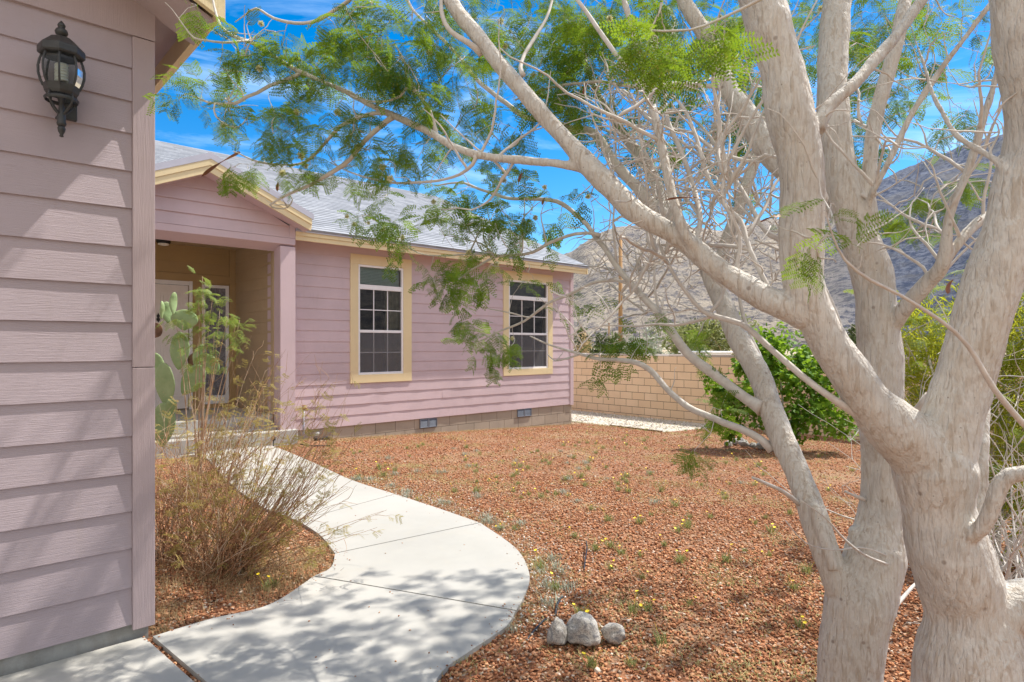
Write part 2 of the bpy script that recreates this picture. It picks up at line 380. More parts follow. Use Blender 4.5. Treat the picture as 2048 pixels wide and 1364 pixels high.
M['cork'] = simple('corky_cactus', (.16, .09, .05), .9, var=.4, nscale=20, bump=.5)
t = MT('granite_rock'); v = t.coord(); n = t.noise(v, 9, 6, .65, .8); f = t.noise(v, 160, 3, .7)
c = t.mix(t.rng(n, .35, .65), (.54, .50, .44), (.33, .315, .30)); c = t.mix(t.rng(f, .48, .58, 0, .8), c, (.19, .185, .18))
c = t.mix(t.rng(t.noise(v, 11, 4, .5, 2.5), .54, .62, 0, .7), c, (.14, .14, .15))
M['rock'] = t.pbr(c, .85, t.bump(n, .6, .02, t.bump(f, .4, .003)), .2)
t = MT('pole_wood'); v = t.coord((5, 5, .3)); n = t.noise(v, 4, 5)
M['pole'] = t.pbr(t.mix(t.rng(n, .3, .7), (.26, .15, .07), (.46, .28, .14)), .85, t.bump(n, .5, .02), .2)
# ------------------------------------------------------------------ setting: ground
def grid_mesh(name, xs, ys, mat, dz=0.0, kind='structure'):
    V = np.array([(x, y, gz(x, y)+dz) for y in ys for x in xs], np.float32); nx = len(xs)
    Fa = np.array([(j*nx+i, j*nx+i+1, (j+1)*nx+i+1, (j+1)*nx+i) for j in range(len(ys)-1) for i in range(nx-1)], np.int32)
    o = np_mesh(name, V, Fa, mat); o['kind'] = kind; return o
xs = [-6000, -2000, -500, -100, -30, -10, -4, 0, 2, 3.5] + [3.5+.3*k for k in range(1, 6)] + [5.5, 6, 7, 8, 10, 12, 14.2, 15, 20, 40, 100, 500, 2000, 6000]
ys = [-6000, -2000, -500, -100, -30, -10, 0, 4, 8, 12, 20, 40, 100, 500, 2000, 6000]
grid_mesh('ground', xs, ys, M['desert'], -.02)
xs = [-1.5, 0, 2, 3.5] + [3.5+.3*k for k in range(1, 6)] + [5.5, 6, 7, 8, 9, 10, 11, 11.3]
grid_mesh('red_gravel_ground', xs, [-8, -4, -2, 0, 2, 4, 6, 8, 9.66], M['redbed'], -.004)
grid_mesh('red_gravel_ground', [11.3, 12.2, 13, 14.16], [-8, -4, 0, 4, 7.5], M['redbed'], -.004)
grid_mesh('white_gravel_path', [11.3, 12.2, 13, 14.16], [7.5, 8, 12, 16, 20], M['wgravel'], -.004)
mb = MB(); mb.box(11.27, 7.5, -.45, 11.30, 8.9, -.325)
e = mb.build('garden_edging', M['cork']); tag(e, 'thin dark edging board between the red and the white gravel', 'edging')

# mountains all round
tab = [(-400, 560), (300, 575), (900, 540), (1100, 520), (1150, 500), (1200, 466), (1240, 455), (1350, 452), (1400, 456), (1455, 462), (1500, 450), (1546, 440), (1650, 420), (1730, 385), (1760, 362), (1800, 343), (1850, 318), (1900, 298), (1960, 280), (2010, 266), (2048, 254), (2300, 215)]
ta = [math.atan((p-CX)/F) for p, _ in tab]; te = [(HY-y)/F*math.cos(a) for (p, y), a in zip(tab, ta)]
na, nr = 1080, 64
V = np.zeros((na*nr, 3), np.float32); blue = np.zeros(na*nr, np.float32)
for i in range(na):
    a = -math.pi + 2*math.pi*i/na
    if ta[0] <= a <= ta[-1]: e_ = float(np.interp(a, ta, te))
    else:
        e_ = .20 + .05*math.sin(3*a+1)
        if a > ta[-1]: f_ = min(1, (a-ta[-1])/.4); e_ = te[-1]*(1-f_)+e_*f_
        if a < ta[0]: f_ = min(1, (ta[0]-a)/.4); e_ = te[0]*(1-f_)+e_*f_
    e_ += .004*noise.noise((a*30, 0, 0)) + .002*noise.noise((a*110, 3, 0))
    wa = TH - a; cx_, sy_ = math.cos(wa), math.sin(wa)
    for j in range(nr):
        t_ = j/(nr-1); r_ = 420 + 1500*t_
        x, y = cx_*r_, sy_*r_
        prof = (t_**.85)*(1.0) if t_ < .8 else (.8**.85)+(t_-.8)*.2
        prof /= (.8**.85)
        top = e_*(420+1500*.8)
        g_ = noise.ridged_multi_fractal((x*.004, y*.004, 1.3), 1.0, 2.1, 5, 1.0, 2.0)
        rug = (g_-1.1)*22*min(1, t_*6)*(1 - .75*max(0, 1-abs(t_-.8)/.12)) + 10*noise.noise((x*.02, y*.02, 5))*min(1, t_*4)*(1 if t_ < .72 else .25)
        z = top*min(prof, 1.0) + rug
        if t_ > .8: z -= (t_-.8)*400
        V[i*nr+j] = (x, y, z - .3 if j else -3)
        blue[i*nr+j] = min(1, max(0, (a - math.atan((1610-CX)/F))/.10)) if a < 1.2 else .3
ii, jj = np.meshgrid(np.arange(na), np.arange(nr-1), indexing='ij'); ii = ii.ravel(); jj = jj.ravel(); i2 = (ii+1) % na
Fa = np.stack([ii*nr+jj, i2*nr+jj, i2*nr+jj+1, ii*nr+jj+1], 1)[:, ::-1]
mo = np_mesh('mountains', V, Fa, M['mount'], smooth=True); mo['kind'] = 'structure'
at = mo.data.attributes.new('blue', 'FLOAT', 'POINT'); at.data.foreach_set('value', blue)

# concrete walk: slabs between joints (left edge points, right edge points given in photo space on the ground)
def gp(px, py): p = G(px, py); return (p.x, p.y)
def catmull(pts, k=6):
    pts = [Vector(p) for p in pts]; out = []
    for i in range(len(pts)-1):
        p0 = pts[max(i-1, 0)]; p1 = pts[i]; p2 = pts[i+1]; p3 = pts[min(i+2, len(pts)-1)]
        for j in range(k):
            t = j/k
            out.append(.5*((2*p1)+(-p0+p2)*t+(2*p0-5*p1+4*p2-p3)*t*t+(-p0+3*p1-3*p2+p3)*t**3))
    out.append(pts[-1]); return out
def slab(Lp, Rp, gap=.006):
    """closed outline; L and R run the same way"""
    Lc = [Vector((a, b, 0)) for a, b in Lp]; Rc = [Vector((a, b, 0)) for a, b in Rp]
    Lc = catmull(Lc) if len(Lc) > 2 else Lc; Rc = catmull(Rc) if len(Rc) > 2 else Rc
    c = sum(Lc+Rc, Vector())/len(Lc+Rc)
    for q in (Lc, Rc):
        if len(q) > 1:
            q[0] += (q[1]-q[0]).normalized()*gap; q[-1] += (q[-2]-q[-1]).normalized()*gap
    poly = Lc + Rc[::-1]
    mb = MB(); n = len(poly); top = []
    for p in poly: top.append(Vector((p.x, p.y, gz(p.x, p.y)+.02)))
    bm = bmesh.new(); vs = [bm.verts.new(p) for p in top]
    f = bm.faces.new(vs)
    if f.normal.z < 0 or f.calc_area() > 0:
        f.normal_update()
        if f.normal.z < 0: f.normal_flip()
    r = bmesh.ops.extrude_face_region(bm, geom=[f]); vv = [g for g in r['geom'] if isinstance(g, bmesh.types.BMVert)]
    for v_ in vv: v_.co.z -= .12
    bmesh.ops.recalc_face_normals(bm, faces=bm.faces)
    bmesh.ops.triangulate(bm, faces=[q for q in bm.faces if len(q.verts) > 4])
    return bm
WL = {  # joints: left point, right point
 'j0': (gp(302, 1281), None)}
out1 = [(875, 1364), (940, 1310), (1010, 1260), (1032, 1228)]
slabs = []
J1L, J1R = (628, 1158), (1032, 1228); J2L, J2R = (670, 1112), (960, 1050); J3L, J3R = (596, 1046), (790, 992)
near = [(1.64, 2.18), (1.46, 1.9)]
slabs.append(([gp(303, 1281), gp(420, 1245), gp(540, 1215), J1L and gp(*J1L)],
              [(.98, 1.72), (1.28, 1.92), gp(875, 1364), gp(940, 1310), gp(1010, 1262), gp(*J1R)]))
slabs.append(([gp(*J1L), gp(662, 1140), gp(*J2L)], [gp(*J1R), gp(1052, 1190), gp(1058, 1150), gp(1030, 1100), gp(*J2R)]))
slabs.append(([gp(*J2L), gp(640, 1075), gp(*J3L)], [gp(*J2R), gp(875, 1020), gp(*J3R)]))
slabs.append(([gp(*J3L), gp(520, 1015), gp(455, 965), gp(405, 915), (2.2, 9.05)], [gp(*J3R), gp(700, 962), gp(620, 925), gp(560, 900), gp(527, 888)]))
x0, y0 = gp(295, 1284); x1, y1 = gp(345, 1364)
dx, dy = (x1-x0), (y1-y0); k_ = (1.72-y0)/dy
slabs.append(([(-6, 3.58), (x0-.004, 3.58)], [(-6, 1.5), (.95, 1.70)]))
walk = MB(); bmw = bmesh.new()
for Lp, Rp in slabs:
    b = slab(Lp, Rp); tm = bpy.data.meshes.new('t'); b.to_mesh(tm); bmw.from_mesh(tm); b.free(); bpy.data.meshes.remove(tm)
me = bpy.data.meshes.new('concrete_walk'); bmw.to_mesh(me); bmw.free()
wk = bpy.data.objects.new('concrete_walk', me); COL.objects.link(wk); me.materials.append(M['conc']); wk['kind'] = 'structure'
bv = wk.modifiers.new('b', 'BEVEL'); bv.width = .008; bv.segments = 2; bv.limit_method = 'ANGLE'; bv.angle_limit = R(50)
slab_polys = []
for Lp, Rp in slabs:
    Lc = catmull([Vector((a, b, 0)) for a, b in Lp]) if len(Lp) > 2 else [Vector((a, b, 0)) for a, b in Lp]
    Rc = catmull([Vector((a, b, 0)) for a, b in Rp]) if len(Rp) > 2 else [Vector((a, b, 0)) for a, b in Rp]
    slab_polys.append(np.array([(p.x, p.y) for p in Lc+Rc[::-1]]))
def in_poly(X, Y, poly):
    ins = np.zeros(len(X), bool); n = len(poly); j = n-1
    for i in range(n):
        xi, yi = poly[i]; xj, yj = poly[j]
        c = ((yi > Y) != (yj > Y)) & (X < (xj-xi)*(Y-yi)/(yj-yi+1e-12)+xi); ins ^= c; j = i
    return ins
def on_walk(X, Y):
    r = np.zeros(len(X), bool)
    for p in slab_polys: r |= in_poly(X, Y, p)
    return r

# ------------------------------------------------------------------ building helpers
class Frame:
    def __init__(s, o, U, Nn): s.o = Vector(o); s.U = Vector(U); s.N = Vector(Nn)
    def p(s, u, z, n): q = s.o + s.U*u + s.N*n; return Vector((q.x, q.y, z))
def fbox(mb, fr, u0, u1, z0, z1, n0, n1):
    i = len(mb.v)
    for z in (z0, z1):
        for u, n in ((u0, n0), (u1, n0), (u1, n1), (u0, n1)): mb.v.append(tuple(fr.p(u, z, n)))
    mb.f += [(i,i+3,i+2,i+1),(i+4,i+5,i+6,i+7),(i,i+1,i+5,i+4),(i+1,i+2,i+6,i+5),(i+2,i+3,i+7,i+6),(i+3,i,i+4,i+7)]
def siding(fr, edges, u0, u1, holes=(), proud=.012, wav=0, zmax=None, seams=()):
    """edges: descending or ascending lap heights; board from edges[i] to edges[i+1]"""
    mb = MB(); E = sorted(edges); sr = random.Random(3)
    for i in range(len(E)-1):
        z0, z1 = E[i], E[i+1]; hgt = z1-z0
        cuts = sorted({u0, u1, *[h[k] for h in holes for k in (0, 1) if u0 < h[k] < u1]})
        segs = []
        for a, b in zip(cuts, cuts[1:]):
            m = (a+b)/2; zz = [(z0, z1)]
            for h in holes:
                if h[0] < m < h[1]:
                    nz_ = []
                    for p, q in zz:
                        if h[3] <= p or h[2] >= q: nz_.append((p, q))
                        else:
                            if h[2] > p: nz_.append((p, h[2]))
                            if h[3] < q: nz_.append((h[3], q))
                    zz = nz_
            for p, q in zz: segs.append([a, b, p, q])
        # merge neighbours
        segs.sort(); mg = []
        for s_ in segs:
            if mg and mg[-1][1] == s_[0] and mg[-1][2:] == s_[2:]: mg[-1][1] = s_[1]
            else: mg.append(s_)
        for a, b, p, q in mg:
            parts = [a] + [x for (ri, x) in seams if ri == i and a < x < b] + [b]
            for a2, b2 in zip(parts, parts[1:]):
                n = max(1, int((b2-a2)/.22)); low = wav*(1 if z0 < H-.55 else .25)
                off = [proud + sr.uniform(-1, 1)*low + sr.uniform(-1, 1)*.0006 for _ in range(n+1)]
                dzv = [sr.uniform(-1, 1)*.0015*(1 if wav else .3) for _ in range(n+1)]
                g = .0012 if len(parts) > 2 else 0
                base = len(mb.v)
                for k in range(n+1):
                    u = a2+g + (b2-a2-2*g)*k/n
                    f0 = (p-z0)/hgt; f1 = (q-z0)/hgt
                    nb = off[k]*(1-f0)+.003*f0; nt_ = off[k]*(1-f1)+.003*f1
                    zb = p + (dzv[k] if p == z0 else 0)
                    mb.v += [tuple(fr.p(u, zb, -.002)), tuple(fr.p(u, zb, nb)), tuple(fr.p(u, q, nt_)), tuple(fr.p(u, q, -.002))]
                for k in range(n):
                    c = base+4*k
                    mb.f += [(c, c+1, c+5, c+4), (c+1, c+2, c+6, c+5), (c+2, c+3, c+7, c+6)]
                mb.f += [(base, base+3, base+2, base+1), (base+4*n, base+4*n+1, base+4*n+2, base+4*n+3)]
    return mb
def wall_cells(mb, fr, u0, u1, z0, z1, holes, n0, n1):
    us = sorted({u0, u1, *[h[k] for h in holes for k in (0, 1)]}); zs = sorted({z0, z1, *[h[k] for h in holes for k in (2, 3)]})
    for a, b in zip(us, us[1:]):
        for c, d in zip(zs, zs[1:]):
            if not any(h[0] <= (a+b)/2 <= h[1] and h[2] <= (c+d)/2 <= h[3] for h in holes): fbox(mb, fr, a, b, c, d, n0, n1)
def roof_plane(mb, u0, u1, a, b, exposure=.142, lip=.007, thick=.03, axis='x'):
    """a,b = (v,z) low edge -> high edge; u is x (axis x) or y (axis y)"""
    L_ = math.hypot(b[0]-a[0], b[1]-a[1]); n = max(1, int(L_/exposure))
    nx, nz_ = -(b[1]-a[1])/L_, abs(b[0]-a[0])/L_
    def pt(u, t, h):
        v = a[0]+(b[0]-a[0])*t + (nx*h if b[0] > a[0] else -nx*h); z = a[1]+(b[1]-a[1])*t + nz_*h
        if b[0] > a[0]: v = a[0]+(b[0]-a[0])*t + nx*h
        return (u, v, z) if axis == 'x' else (v, u, z)
    for k in range(n):
        t0, t1 = k/n, (k+1)/n; j = 0
        mb.quad(pt(u0, t0, lip+j), pt(u1, t0, lip+j), pt(u1, t1, 0), pt(u0, t1, 0))
        mb.quad(pt(u0, t0, -.002), pt(u1, t0, -.002), pt(u1, t0, lip+j), pt(u0, t0, lip+j))
    mb.quad(pt(u0, 0, -thick), pt(u0, 1, -thick), pt(u1, 1, -thick), pt(u1, 0, -thick))
    mb.quad(pt(u0, 0, -thick), pt(u0, 0, 0), pt(u0, 1, 0), pt(u0, 1, -thick))
    mb.quad(pt(u1, 0, -thick), pt(u1, 1, -thick), pt(u1, 1, 0), pt(u1, 0, 0))
    mb.quad(pt(u0, 0, -thick), pt(u1, 0, -thick), pt(u1, 0, 0), pt(u0, 0, 0))
def lattice_blocks(mb, fr, u0, u1, z0, z1, bw, bh, n1, gap=.008, off0=0, n0=-.05):
    r_ = 0; z = z1
    while z > z0+.01:
        zb = max(z-bh, z0); off = (bw/2 if r_ % 2 else 0) + off0; u = u0-off
        while u < u1:
            a, b = max(u, u0), min(u+bw, u1)
            if b-a > .03: fbox(mb, fr, a+gap/2, b-gap/2, zb+gap/2, z-gap/2, n0, n1+rnd.uniform(-.001, .001))
            u += bw
        z = zb; r_ += 1

# ------------------------------------------------------------------ HOUSE (far)
YM, YP, YB = 9.59, 9.25, 11.2       # main wall, porch front, porch back
ZS = H-1.365
house = empty('house', (4.0, YM, 0)); tag(house, 'pink clapboard house with cream trim, grey roof and gabled porch behind the gravel', 'house')
fm = Frame((0, YM, 0), (1, 0, 0), (0, -1, 0))
W1 = (5.28, 6.17, H-.502, H+1.377); W2 = (8.77, 9.94, H-.50, H+1.365)
T1w = (5.12, 6.35, H-.653, H+1.554); T2w = (8.61, 10.09, H-.644, H+1.554)
mb = MB(); wall_cells(mb, fm, 3.79, 10.78, ZS+.0, H+1.72, [W1, W2], -.16, 0)
mb.box(10.62, YM+.16, ZS, 10.78, 20.7, H+1.72); mb.box(-5.8, 20.54, ZS, 10.62, 20.7, H+1.72)
mb.prism([(10.78, YM, H+1.72), (10.78, 20.7, H+1.72), (10.78, 15.15, H+4.2)], (-.16, 0, 0))
mb.build('wall', M['pink'], house)
edges = [ZS+.178*k for k in range(0, 17)]
vent_holes = []
sd_ = siding(fm, edges, 4.0, 10.68, [T1w, T2w], .013, .0035, seams=[(0, 6.95), (1, 7.6), (2, 7.05), (3, 8.58), (0, 5.3), (4, 9.3)])
sd_.build('siding', M['pink'], house)
mb = MB(); fbox(mb, fm, 4.0, 10.68, H+1.483, H+1.70, 0, .016); mb.build('frieze_board', M['pinkt'], house)
mb = MB(); fbox(mb, fm, 10.68, 10.79, ZS-.02, H+1.70, 0, .022); mb.build('corner_board', M['pinkt'], house, bevel=.002)
# foundation
mb = MB(); lattice_blocks(mb, fm, 4.1, 10.76, -.6, ZS+.01, .405, .2, -.012, n0=-.15, off0=.1)
mb.build('foundation', M['fblock'], house)
mb = MB(); fbox(mb, fm, 3.9, 10.74, -.7, ZS, -.14, -.018); mb.build('foundation_mortar', M['mortar'], house)
# vents
for u0, u1, z0, z1 in ((6.54, 6.93, H-1.545, H-1.375), (9.02, 9.44, H-1.535, H-1.36)):
    mb = MB()
    fbox(mb, fm, u0, u1, z0, z0+.016, -.01, .012); fbox(mb, fm, u0, u1, z1-.016, z1, -.01, .012)
    fbox(mb, fm, u0, u0+.016, z0+.016, z1-.016, -.01, .012); fbox(mb, fm, u1-.016, u1, z0+.016, z1-.016, -.01, .012)
    m_ = (u0+u1)/2; fbox(mb, fm, m_-.016, m_+.016, z0+.016, z1-.016, -.01, .010)
    vt = mb.build('vent', M['vent'], house, bevel=.004)
    s_ = MB()
    for k in range(7):
        z = z0+.022+k*(z1-z0-.04)/7
        for a, b in ((u0+.02, m_-.02), (m_+.02, u1-.02)):
            s_.quad(fm.p(a, z, .008), fm.p(b, z, .008), fm.p(b, z+.014, -.002), fm.p(a, z+.014, -.002))
    fbox(s_, fm, u0+.01, u1-.01, z0+.01, z1-.01, -.012, -.006)
    s_.build('vent_slats', M['vent'], vt)
# windows
def window(T, W, blind_full, curtain):
    wr = MB()
    fbox(wr, fm, T[0], T[1], W[3]+.01, T[3], 0, .026)
    fbox(wr, fm, T[0], T[1], T[2], W[2]-.01, 0, .026)
    tr = MB()
    fbox(tr, fm, T[0], W[0]-.01, W[2]-.01, W[3]+.01, 0, .024); fbox(tr, fm, W[1]+.01, T[1], W[2]-.01, W[3]+.01, 0, .024)
    tr.v += []; base = len(wr.v); wr.v += tr.v; wr.f += [tuple(i+base for i in f) for f in tr.f]
    wn = wr.build('window', M['cream'], house, bevel=.002)
    fr = MB(); a, b, c, d = W; t1 = H+.963; t2 = H+1.045; m0, m1 = H+.215, H+.262; fw = .028
    def bar(u0, u1, z0, z1, n0=-.03, n1=.010): fbox(fr, fm, u0, u1, z0, z1, n0, n1)
    bar(a-.01, a+fw, c-.01, d+.01); bar(b-fw, b+.01, c-.01, d+.01); bar(a+fw, b-fw, c-.01, c+fw); bar(a+fw, b-fw, d-fw, d+.01)
    bar(a+fw, b-fw, t1, t2, -.03, .008); bar(a+fw, b-fw, m0, m1, -.03, .005)
    fr.build('window_frame', M['white'], wn, bevel=.002)
    mt = MB()
    for (z0, z1) in ((c+fw, m0), (m1, t1)):
        for k in (1, 2):
            u = a+fw+(b-a-2*fw)*k/3; fbox(mt, fm, u-.007, u+.007, z0, z1, -.022, -.008)
        z = (z0+z1)/2; fbox(mt, fm, a+fw, b-fw, z-.007, z+.007, -.021, -.009)
    mt.build('muntins', M['white'], wn)
    gl = MB(); gl.quad(fm.p(a, c, -.025), fm.p(b, c, -.025), fm.p(b, d, -.025), fm.p(a, d, -.025)); gl.build('glass', M['glass'], wn)
    sc_ = MB(); sc_.quad(fm.p(a+fw, c+fw, -.006), fm.p(b-fw, c+fw, -.006), fm.p(b-fw, m0, -.006), fm.p(a+fw, m0, -.006)); sc_.build('insect_screen', M['screen'], wn)
    rm = MB(); n_ = -.17
    rm.quad(fm.p(a-.4, c-.3, -1.4), fm.p(b+.4, c-.3, -1.4), fm.p(b+.4, d+.2, -1.4), fm.p(a-.4, d+.2, -1.4))
    for q in ((a-.4, a-.4), (b+.4, b+.4)): rm.quad(fm.p(q[0], c-.3, n_), fm.p(q[0], c-.3, -1.4), fm.p(q[0], d+.2, -1.4), fm.p(q[0], d+.2, n_))
    for z in (c-.3, d+.2): rm.quad(fm.p(a-.4, z, n_), fm.p(b+.4, z, n_), fm.p(b+.4, z, -1.4), fm.p(a-.4, z, -1.4))
    rm.build('room_interior', M['dark'], wn)
    bl = MB()
    z = d-.05; nb = -.075
    zend = t1-.02
    while z > zend:
        bl.quad(fm.p(a+.03, z, nb+.006), fm.p(b-.03, z, nb+.006), fm.p(b-.03, z+.026, nb-.006), fm.p(a+.03, z+.026, nb-.006)); z -= .026
    fbox(bl, fm, a+.02, b-.02, d-.05, d-.01, nb-.02, nb+.02)
    bl.build('blind', M['blind'] if blind_full else M['vent'], wn)
    if curtain:
        cu = MB(); n = 40; prev = None
        for k in range(n+1):
            u = b-.30+.30*k/n; q = -.12+.022*math.sin(k*1.3)+.012*math.sin(k*.6)
            cur = (fm.p(u, c-.1, q), fm.p(u, d, q))
            if prev: cu.quad(prev[0], cur[0], cur[1], prev[1])
            prev = cur
        cu.build('curtain', M['curtain'], wn, smooth=True)
window(T1w, W1, True, True); window(T2w, W2, False, False)
# main roof
RX0, RX1 = -6.2, 10.90
ZE = H+1.80
mb = MB(); roof_plane(mb, 4.03, RX1, (9.19, ZE-.01), (15.15, H+4.45)); roof_plane(mb, RX0, 4.03, (9.65, ZE+.195), (15.15, H+4.45)); roof_plane(mb, RX0, RX1, (21.1, ZE-.01), (15.15, H+4.45), exposure=.8)
mb.build('roof', M['shingle'], house)
mb = MB(); mb.box(4.025, 9.205, H+1.745, RX1-.01, 9.235, H+1.795); mb.build('drip_edge', M['drip'], house)
mb = MB(); mb.box(4.022, 9.225, H+1.685, RX1-.02, 9.265, H+1.745); mb.box(4.022, 9.24, H+1.615, RX1-.03, 9.275, H+1.684)
for sgn in (0, 1):   # rake boards at the right end
    ya, yb = (9.22, 15.15) if sgn == 0 else (21.08, 15.15)
    mb.prism([(RX1-.045, ya, ZE-.19), (RX1-.045, yb, H+4.25), (RX1-.045, yb, H+4.41), (RX1-.045, ya, ZE-.03)], (.04, 0, 0))
mb.build('fascia', M['cream'], house, bevel=.002)
mb = MB(); mb.box(4.03, 9.275, H+1.70, RX1-.05, YM+.02, H+1.715); mb.build('soffit', M['pinkt'], house)
# ---- porch
PXL, PXR = 1.40, 4.02; PK = 2.71; ZPK = H+2.61; sl = .43
fp = Frame((0, YP, 0), (1, 0, 0), (0, -1, 0))
def ridgez(x, z0=ZPK): return z0 - abs(x-PK)*sl
mb = MB()   # gable wall panel
zt = 1.633+H
pts = [(PXL, YP+.02, zt), (PXR, YP+.02, zt), (PXR, YP+.02, ridgez(PXR)-.26), (PK, YP+.02, ridgez(PK)-.24), (PXL, YP+.02, ridgez(PXL)-.26)]
mb.prism(pts, (0, .12, 0)); mb.build('gable_wall', M['pinkt'], house)
gs = MB(); lev = [1.633, 1.805, 1.985, 2.165, 2.345]
for i in range(len(lev)-1):
    z0, z1 = lev[i]+H, lev[i+1]+H
    def lim(z): return max(0, min(PXR-.09-PK, (ZPK-.24-z)/sl))
    a0, a1 = lim(z0), lim(z1)
    if a0 <= 0: continue
    zz1 = min(z1, ZPK-.24)
    q = [fp.p(PK-a0, z0, .012), fp.p(PK+a0, z0, .012), fp.p(PK+a1, zz1, -.010), fp.p(PK-a1, zz1, -.010)]
    gs.poly(q); gs.quad(fp.p(PK-a0, z0, -.02), fp.p(PK+a0, z0, -.02), q[1], q[0])
gs.build('gable_siding', M['pink'], house)
for a, b in ((PXR-.09, PXR), (PXL, PXL+.09)):
    mb = MB(); fbox(mb, fp, a, b, zt, ridgez(PXR)-.22, -.02, .012); mb.build('gable_trim', M['pinkt'], house)
mb = MB()   # beam, underside slopes to the rear
mb.prism([(PXL, YP-.006, H+1.533), (PXL, YP+.23, H+1.44), (PXL, YP+.23, zt-.002), (PXL, YP-.006, zt-.002)], (PXR-PXL, 0, 0)); mb.build('beam', M['pinkt'], house, bevel=.003)
for a, b in ((3.786, PXR), (PXL, PXL+.234)):
    mb = MB(); mb.box(a, YP-.006, H-1.29, b, YP+.235, H+1.50); mb.build('post', M['pinkt'], house, bevel=.004)
# porch side wall, back wall
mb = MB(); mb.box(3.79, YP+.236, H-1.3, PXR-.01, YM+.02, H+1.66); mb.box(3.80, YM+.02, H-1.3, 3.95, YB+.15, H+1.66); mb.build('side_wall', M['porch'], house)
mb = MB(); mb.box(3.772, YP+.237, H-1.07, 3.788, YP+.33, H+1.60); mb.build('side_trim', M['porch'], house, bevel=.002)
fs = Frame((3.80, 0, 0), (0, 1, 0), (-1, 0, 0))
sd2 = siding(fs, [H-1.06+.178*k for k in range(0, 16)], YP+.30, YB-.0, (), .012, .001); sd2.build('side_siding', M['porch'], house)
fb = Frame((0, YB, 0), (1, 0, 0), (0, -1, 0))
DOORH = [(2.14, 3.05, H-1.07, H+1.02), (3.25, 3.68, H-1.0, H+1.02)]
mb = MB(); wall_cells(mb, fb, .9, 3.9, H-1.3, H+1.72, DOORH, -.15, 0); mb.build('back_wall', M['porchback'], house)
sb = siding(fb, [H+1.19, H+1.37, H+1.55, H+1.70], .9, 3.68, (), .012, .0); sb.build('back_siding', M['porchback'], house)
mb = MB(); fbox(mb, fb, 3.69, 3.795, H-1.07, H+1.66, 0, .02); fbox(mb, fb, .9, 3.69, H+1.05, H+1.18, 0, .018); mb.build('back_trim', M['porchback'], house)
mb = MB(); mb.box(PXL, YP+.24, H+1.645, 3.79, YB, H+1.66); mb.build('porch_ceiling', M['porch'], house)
# door
mb = MB(); fbox(mb, fb, 2.06, 2.14, H-1.07, H+1.06, -.01, .03); fbox(mb, fb, 3.05, 3.10, H-1.07, H+1.06, -.01, .03); fbox(mb, fb, 2.14, 3.05, H+.99, H+1.055, -.01, .028)
mb.build('door_frame', M['white'], house, bevel=.003)
mb = MB(); fbox(mb, fb, 2.145, 3.045, H-1.05, H+.985, -.06, -.02)
dr = mb.build('door', M['door'], house)
mb = MB()
for u0, u1, z0, z1 in ((2.25, 2.56, .15, .85), (2.63, 2.94, .15, .85), (2.25, 2.56, -.85, .0), (2.63, 2.94, -.85, .0)):
    fbox(mb, fb, u0, u1, H+z0, H+z1, -.021, -.012); fbox(mb, fb, u0+.04, u1-.04, H+z0+.04, H+z1-.04, -.012, -.004)
mb.build('door_panels', M['door'], dr, bevel=.006)
mb = MB(); q = fb.p(2.60, H+.44, -.01)
mb.lathe([(0.001, -.075), (.018, -.05), (.03, -.02), (.012, .0), (.026, .03), (.012, .05), (.001, .075)], q, 10); mb.build('door_knocker', M['black'], dr, smooth=True)
# sidelight
a, b = 3.25, 3.68
mb = MB(); fbox(mb, fb, a, a+.05, H-1.0, H+1.02, -.02, .02); fbox(mb, fb, b-.05, b, H-1.0, H+1.02, -.02, .02); fbox(mb, fb, a+.05, b-.05, H+.97, H+1.02, -.02, .02); fbox(mb, fb, a+.05, b-.05, H-1.0, H-.86, -.02, .02)
slt = mb.build('sidelight', M['white'], house, bevel=.003)
mb = MB(); fbox(mb, fb, a+.05, b-.05, H-.86, H+.97, -.02, -.005); mb.build('sidelight_glass', M['leaded'], slt)
mb = MB(); m_ = (a+b)/2
for k in range(1, 7): z = H-.86+1.83*k/7; fbox(mb, fb, a+.05, b-.05, z-.006, z+.006, -.005, .003)
fbox(mb, fb, m_-.006, m_+.006, H-.86, H+.97, -.004, .004)
mb.build('sidelight_bars', M['vent'], slt)
# porch roof
mb = MB()
YF = 8.95
roof_plane(mb, YF, 12.2, (4.16, ridgez(4.16)), (PK, ZPK), axis='y'); roof_plane(mb, YF, 12.2, (PK-1.45, ridgez(4.16)), (PK, ZPK), axis='y')
mb.build('porch_roof', M['shingle'], house)
def rake(mbx, t0, t1, y0, th, xe=4.15):
    for s_ in (1, -1):
        xa, xb = PK, PK+s_*(xe-PK)
        mbx.prism([(xa, y0, ridgez(xa)-t0), (xb, y0, ridgez(xb)-t0), (xb, y0, ridgez(xb)-t1), (xa, y0, ridgez(xa)-t1)], (0, th, 0))
mb = MB(); rake(mb, -.004, .085, YF-.012, .012, 4.175); mb.build('porch_drip_edge', M['drip'], house)
mb = MB(); rake(mb, .085, .17, YF-.006, .036); rake(mb, .17, .265, YF+.008, .03, 4.14)
mb.box(4.14, YF+.04, ridgez(4.15)-.22, 4.165, 9.24, ridgez(4.15)-.02)
mb.build('porch_fascia', M['cream'], house, bevel=.002)
mb = MB(); 
for s_ in (1, -1):
    xa, xb = PK, PK+s_*1.43
    mb.prism([(xa, YF+.04, ridgez(xa)-.235), (xb, YF+.04, ridgez(xb)-.235), (xb, YF+.04, ridgez(xb)-.25), (xa, YF+.04, ridgez(xa)-.25)], (0, YP-YF-.03, 0))
mb.build('porch_soffit', M['pinkt'], house)
